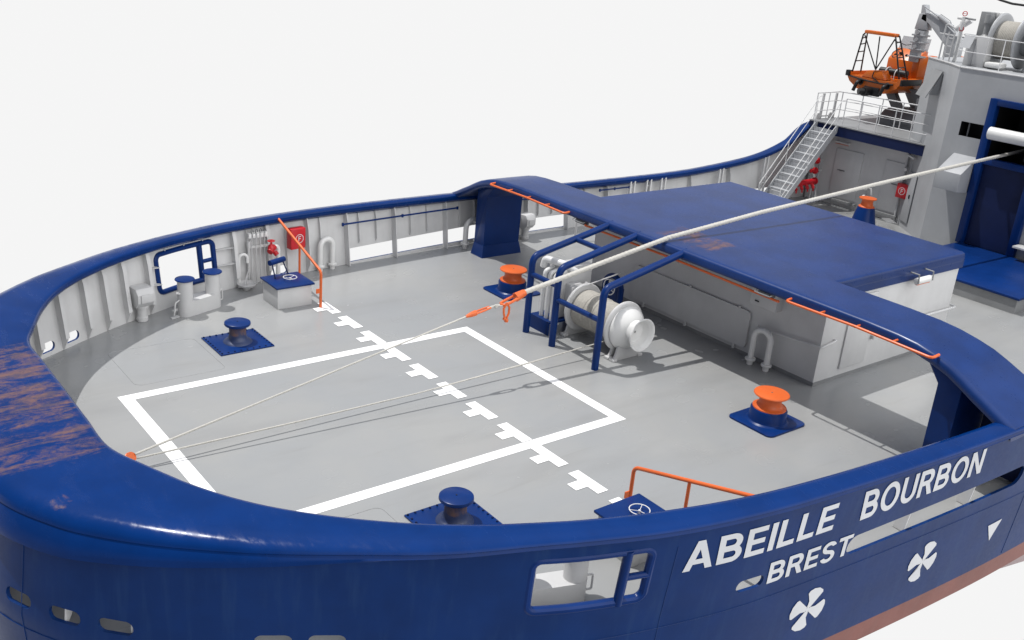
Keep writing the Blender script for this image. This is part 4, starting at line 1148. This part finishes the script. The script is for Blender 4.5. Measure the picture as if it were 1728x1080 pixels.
# ------------------------------------------------------------------ boat crane
ck = thing('boat_crane', 'grey knuckle boom crane standing behind the rescue boat', 'crane', (26.5, 4.7, 5))
cxp = 26.0
mb = MB(); mb.prism([V(cxp, 4.42, 4.0), V(cxp, 4.88, 4.0), V(cxp, 4.90, 6.05), V(cxp, 5.70, 6.72), V(cxp, 6.05, 6.80), V(cxp, 6.03, 7.03), V(cxp, 5.72, 7.05), V(cxp, 5.35, 6.93), V(cxp, 4.42, 6.30)], V(.4, 0, 0), .02); mb.build('boom', 'tower', ck)
mb = MB(); mb.prism([V(cxp+.05, 5.86, 6.8), V(cxp+.05, 6.12, 6.85), V(cxp+.05, 6.16, 7.3), V(cxp+.05, 6.02, 7.32), V(cxp+.05, 5.95, 7.1)], V(.3, 0, 0), .03); mb.build('boom_head', 'tower', ck)
mb = MB(); mb.tube([V(cxp-.05, 6.0, 7.26), V(cxp-.05, 5.4, 6.98), V(cxp-.05, 4.62, 6.55)], .022, 8); mb.tube([V(cxp-.05, 5.35, 6.98), V(cxp-.05, 4.75, 6.68)], .065, 10); mb.tube([V(cxp-.05, 5.3, 7.06), V(cxp-.05, 4.9, 6.88), V(cxp-.05, 4.75, 6.7)], .015, 6); mb.build('ram', 'tower', ck)
mb = MB(); mb.cyl((cxp, 4.62, 6.62), (cxp, 4.15, 6.98), .10, 14); mb.build('cylinder', 'light', ck)
mb = MB()
mb.prism([V(cxp, 5.72, 6.45), V(cxp, 6.22, 6.45), V(cxp, 6.15, 7.0), V(cxp, 5.85, 7.0)], V(.35, 0, 0), .02)
mb.box((cxp+.18, 6.0, 6.05), (.34, .38, .78), .03); mb.box((cxp+.18, 6.06, 5.55), (.26, .34, .5), .03)
for z in (6.25, 6.0, 5.75, 5.5): mb.box((cxp+.18, 6.0, z), (.40, .52, .06), .012)
for z in (6.35, 6.1, 5.85): mb.cyl((cxp-.06, 6.03, z), (cxp+.05, 6.03, z), .07, 12)
mb.build('hanging_arm', 'tower', ck)
mb = MB(); mb.tube([V(cxp, 6.2, 5.9), V(cxp, 6.4, 5.85), V(cxp, 6.9, 5.95)], .015, 6); mb.build('hose', 'black', ck)
mb = MB(); mb.prism([V(27.3, 5.65, 5.2), V(27.3, 4.7, 5.2), V(27.3, 4.7, 5.55), V(27.3, 5.4, 5.65)], V(.6, 0, 0), .03)
tag(mb.build('locker', 'boat_orange'), 'orange locker peeking out behind the crane pillar', 'locker')

# ------------------------------------------------------------------ tower top gear
tw2 = thing('towing_winch', 'big grey towing winch drums wound with rope on the tower top', 'winch', (24, 1.5, ZT))
O = V(24.0, 2.05, 6.58); AX = (0, -1, 0)
for k, h in enumerate((0, .82, 1.35)):
    mb = MB(); mb.lathe([(0, h), (.76, h), (.82, h+.03), (.82, h+.07), (.78, h+.10), (.3, h+.10)], O, AX, 48); mb.build('flange', 'tower', tw2)
mb = MB(); pr = [(.2, .09)]; n = 14
for k in range(n):
    for j in range(4): pr.append((.56+.035*math.sin(PI*(j+.5)/4), .10+.72*(k+(j+.5)/4)/n))
pr.append((.2, .82)); mb.lathe(pr, O, AX, 40); mb.build('rope_coil', 'drumrope', tw2, angle=70)
mb = MB(); mb.lathe([(.4, .92), (.4, 1.35)], O, AX, 32); mb.cyl(V(24, .5, 6.58), V(24, -1, 6.58), .5, 24); mb.build('drum', 'steel', tw2)
for y in (2.2, .75):
    mb = MB(); mb.prism([V(23.5, y, ZT), V(24.5, y, ZT), V(24.2, y, 6.7), V(23.8, y, 6.7)], V(0, .1, 0), .01); mb.build('pedestal', 'steel', tw2)
mb = MB(); mb.lathe([(0, 0), (.17, .02), (.18, .1), (.18, .45), (.13, .52), (.1, .55), (.1, .9), (.14, .9), (.14, 1.15), (0, 1.15)], (23.6, 2.3, 6.15), seg=20); mb.cyl((23.6, 2.3, 6.8), (23.6, 2.3, 7.3), .06, 10); mb.box((23.95, 2.5, 7.0), (.5, .35, .75), .02); mb.build('drive_motor', 'steel', tw2)
mb = MB()
for dy in (0, .18): mb.tube(fillet([V(23.4, 2.55-dy, 6.5), V(23.4, 2.55-dy, 6.1), V(23.2, 2.5-dy, 5.95), V(23.2, 2.5-dy, 5.74)], .12), .05, 10)
mb.tube([V(23.6, 2.75, 7.1), V(23.6, 3.3, 7.12)], .03, 8); mb.tube([V(23.6, 2.75, 6.6), V(23.6, 3.0, 6.62)], .03, 8); mb.build('pipe', 'steel', tw2)
mb = MB(); mb.box((24.2, 2.42, 7.28), (.4, .4, .22), .02); mb.build('top_cover', 'white', tw2)
vp = thing('vent_post', 'tall light grey vent casing with a tilted flap on the tower top', 'vent', (23.3, 2.3, ZT))
mb = MB(); mb.bb(23.1, 23.5, 1.90, 2.30, ZT, 6.66, .02); mb.bb(23.15, 23.5, 2.32, 2.62, ZT, 6.62, .02); mb.build('casing', 'light', vp)
mb = MB(); mb.prism([V(23.12, 2.68, 6.68), V(23.12, 2.34, 6.68), V(22.88, 2.34, 6.26), V(22.88, 2.68, 6.26)], V(-.03, 0, 0)); mb.build('flap', 'tower', vp)
vv = thing('valve_post', 'white pipe post with small red handwheels on the tower top', 'valve post', (23.5, 3.05, ZT))
mb = MB(); mb.cyl((23.6, 3.15, ZT), (23.6, 3.15, 7.15), .06, 10); mb.tube([V(23.6, 3.15, 7.1), V(23.6, 3.35, 7.1)], .05, 8); mb.cyl((23.6, 3.15, 6.75), (23.6, 3.15, 7.0), .085, 12); mb.build('post', 'white', vv)
for z in (7.25, 6.78):
    mb = MB(); mb.torus((23.55, 3.12, z), .07, .014, (1, .3, 0), 16, 6); mb.tube([V(23.55, 3.05, z), V(23.55, 3.19, z)], .009, 6); mb.build('handwheel', 'red', vv)
lp = thing('rail_lamp', 'slim white lamp bracket beside the crane on the tower top', 'lamp', (23.7, 3.75, ZT))
mb = MB(); mb.tube(fillet([V(23.7, 3.75, ZT), V(23.7, 3.75, 6.9), V(23.7, 3.4, 6.75)], .1), .028, 8); mb.tube([V(23.7, 3.9, 6.55), V(23.7, 2.7, 6.5)], .022, 8); mb.build('bracket', 'light', lp)
lad = thing('ladder', 'light grey ladder rails on the tower top beside the crane', 'ladder', (23.5, 3.7, ZT))
mb = MB()
for y in (3.25, 3.45): mb.cyl((23.45, y, 5.5), (23.45, y, 6.65), .025, 8)
for z in (5.7, 5.95, 6.2, 6.45): mb.cyl((23.45, 3.25, z), (23.45, 3.45, z), .015, 6)
mb.build('rungs', 'light', lad)
tr_ = thing('deck_railing', 'thin white railing along the aft edge of the tower top', 'railing', (22.1, 0, ZT), 'white deck railings')
for z in (6.20, 6.68):
    mb = MB(); mb.tube([V(22.7, 2.6, z), V(22.15, 2.0, z), V(22.15, -3, z)], .013, 8); mb.build('rail', 'rail', tr_)
for x, y in ((22.7, 2.6), (22.15, .9), (22.15, -.6), (22.15, -2.2)):
    mb = MB(); mb.cyl((x, y, ZT), (x, y, 6.7), .015, 8); mb.build('post', 'rail', tr_)
for x, y in ((22.9, 1.65),):
    mb = MB(); mb.box((23.2, 1.55, 5.85), (.5, .5, .16), .05); tag(mb.build('life_raft_cover', 'white'), 'low white cover on the tower top below the winch drums', 'cover')
cbz = thing('overhead_cable', 'black cable sagging across the top right corner above the winch', 'cable', (24, 1.6, 8))
mb = MB(); mb.tube(fillet([V(24, 2.9, 7.92), V(24, 2.3, 7.76), V(24, 1.9, 7.69), V(24, 1.5, 7.68), V(24, .9, 7.73), V(24, -.3, 7.95)], .6, 5), .035, 8); mb.build('cable', 'black', cbz)

# far deck capstan
cp = thing('capstan', 'orange topped capstan on a tall blue conical base beyond the deckhouse roof', 'capstan', (21.6, 4.0, 0))
mb = MB(); mb.lathe([(.48, 0), (.44, .1), (.29, .74), (.27, .78), (0, .78)], (21.7, 4.0, 0), seg=6 if False else 28); mb.build('base', 'blue', cp)
mb = MB(); mb.lathe([(0, .77), (.27, .77), (.27, .80), (.21, .84), (.19, .92), (.19, 1.0), (.22, 1.05), (.29, 1.06), (.29, 1.09), (0, 1.10)], (21.7, 4.0, 0), seg=28); mb.build('drum', 'orange', cp)
# thin poles by the far bulwark next to the deckhouse
for x, y, h, lb in ((11.2, 7.05, 1.15, 'thin grey pole standing in front of the far slot beyond the gantry leg'), (12.0, 6.3, 1.2, 'thin white cane-topped pole in the gap left of the deckhouse')):
    pp = thing('pole', lb, 'pole', (x, y, 0))
    mb = MB(); mb.tube(fillet([V(x, y, 0), V(x, y, h), V(x+.25, y-.1, h+.02)], .1), .032, 8); mb.build('shaft', 'light', pp)

# ------------------------------------------------------------------ camera, light
f_px, az, el, roll = 1676.703, 0.87765234, -0.36692692, 0.0885058
C_ = V(-8.669066, -14.233797, 8.356208)
d = V(math.cos(el)*math.cos(az), math.cos(el)*math.sin(az), math.sin(el))
r0 = d.cross(V(0, 0, 1)).normalized(); u0 = r0.cross(d)
rx = r0*math.cos(roll)+u0*math.sin(roll); uy = -r0*math.sin(roll)+u0*math.cos(roll)
mat = Matrix((rx, uy, -d)).transposed().to_4x4(); mat.translation = C_
cam = bpy.data.cameras.new('Camera'); co = bpy.data.objects.new('Camera', cam); COL.objects.link(co)
co.matrix_world = mat; cam.sensor_width = 36; cam.lens = 36*f_px/1728; cam.clip_end = 500; cam.clip_start = .1
S.camera = co
w = bpy.data.worlds.new('World'); S.world = w; w.use_nodes = True
nt = w.node_tree; bg = nt.nodes['Background']; bg.inputs[1].default_value = 1.0
# studio surroundings: white backdrop below and beyond the ship, dimmer overhead and astern, a bright side to starboard
tcw = N(nt, 'ShaderNodeTexCoord'); dirv = tcw.outputs['Generated']
def dotv(v):
    n = N(nt, 'ShaderNodeVectorMath', operation='DOT_PRODUCT'); nt.links.new(dirv, n.inputs[0]); n.inputs[1].default_value = v; return n.outputs['Value']
zc_ = dotv((0, 0, 1)); fw_ = dotv((.64, .77, 0)); sb_ = dotv((.30, -.94, .12)); as_ = dotv((-1, .1, 0))
sky_ = mixc(nt, smooth(nt, zc_, .50, .88), (.26, .28, .33), (.90, .93, 1.0))
sky_ = mixc(nt, smooth(nt, as_, .05, .85), sky_, (.17, .185, .225))
sky_ = mixc(nt, smooth(nt, sb_, .30, .95), sky_, (2.5, 2.5, 2.5))
front = math_(nt, 'MULTIPLY', smooth(nt, fw_, -.35, .15), smooth(nt, zc_, .30, .10))
low_ = mixc(nt, smooth(nt, zc_, .05, -.25), sky_, (.40, .41, .44))
nt.links.new(mixc(nt, front, low_, (.915, .915, .915)), bg.inputs[0])
sl = bpy.data.lights.new('Sun', 'SUN'); sl.energy = 3.6; sl.angle = R(.6); sl.color = (1, .98, .95)
so = bpy.data.objects.new('Sun', sl); COL.objects.link(so)
sd_ = V(-.21, .345, 1).normalized()
so.rotation_euler = sd_.to_track_quat('Z', 'Y').to_euler(); so.location = (0, 0, 30)
S.view_settings.view_transform = 'Standard'; S.view_settings.look = 'None'
S.view_settings.exposure = 0; S.view_settings.gamma = 1; S.view_settings.use_curve_mapping = False
S.render.engine = 'CYCLES'
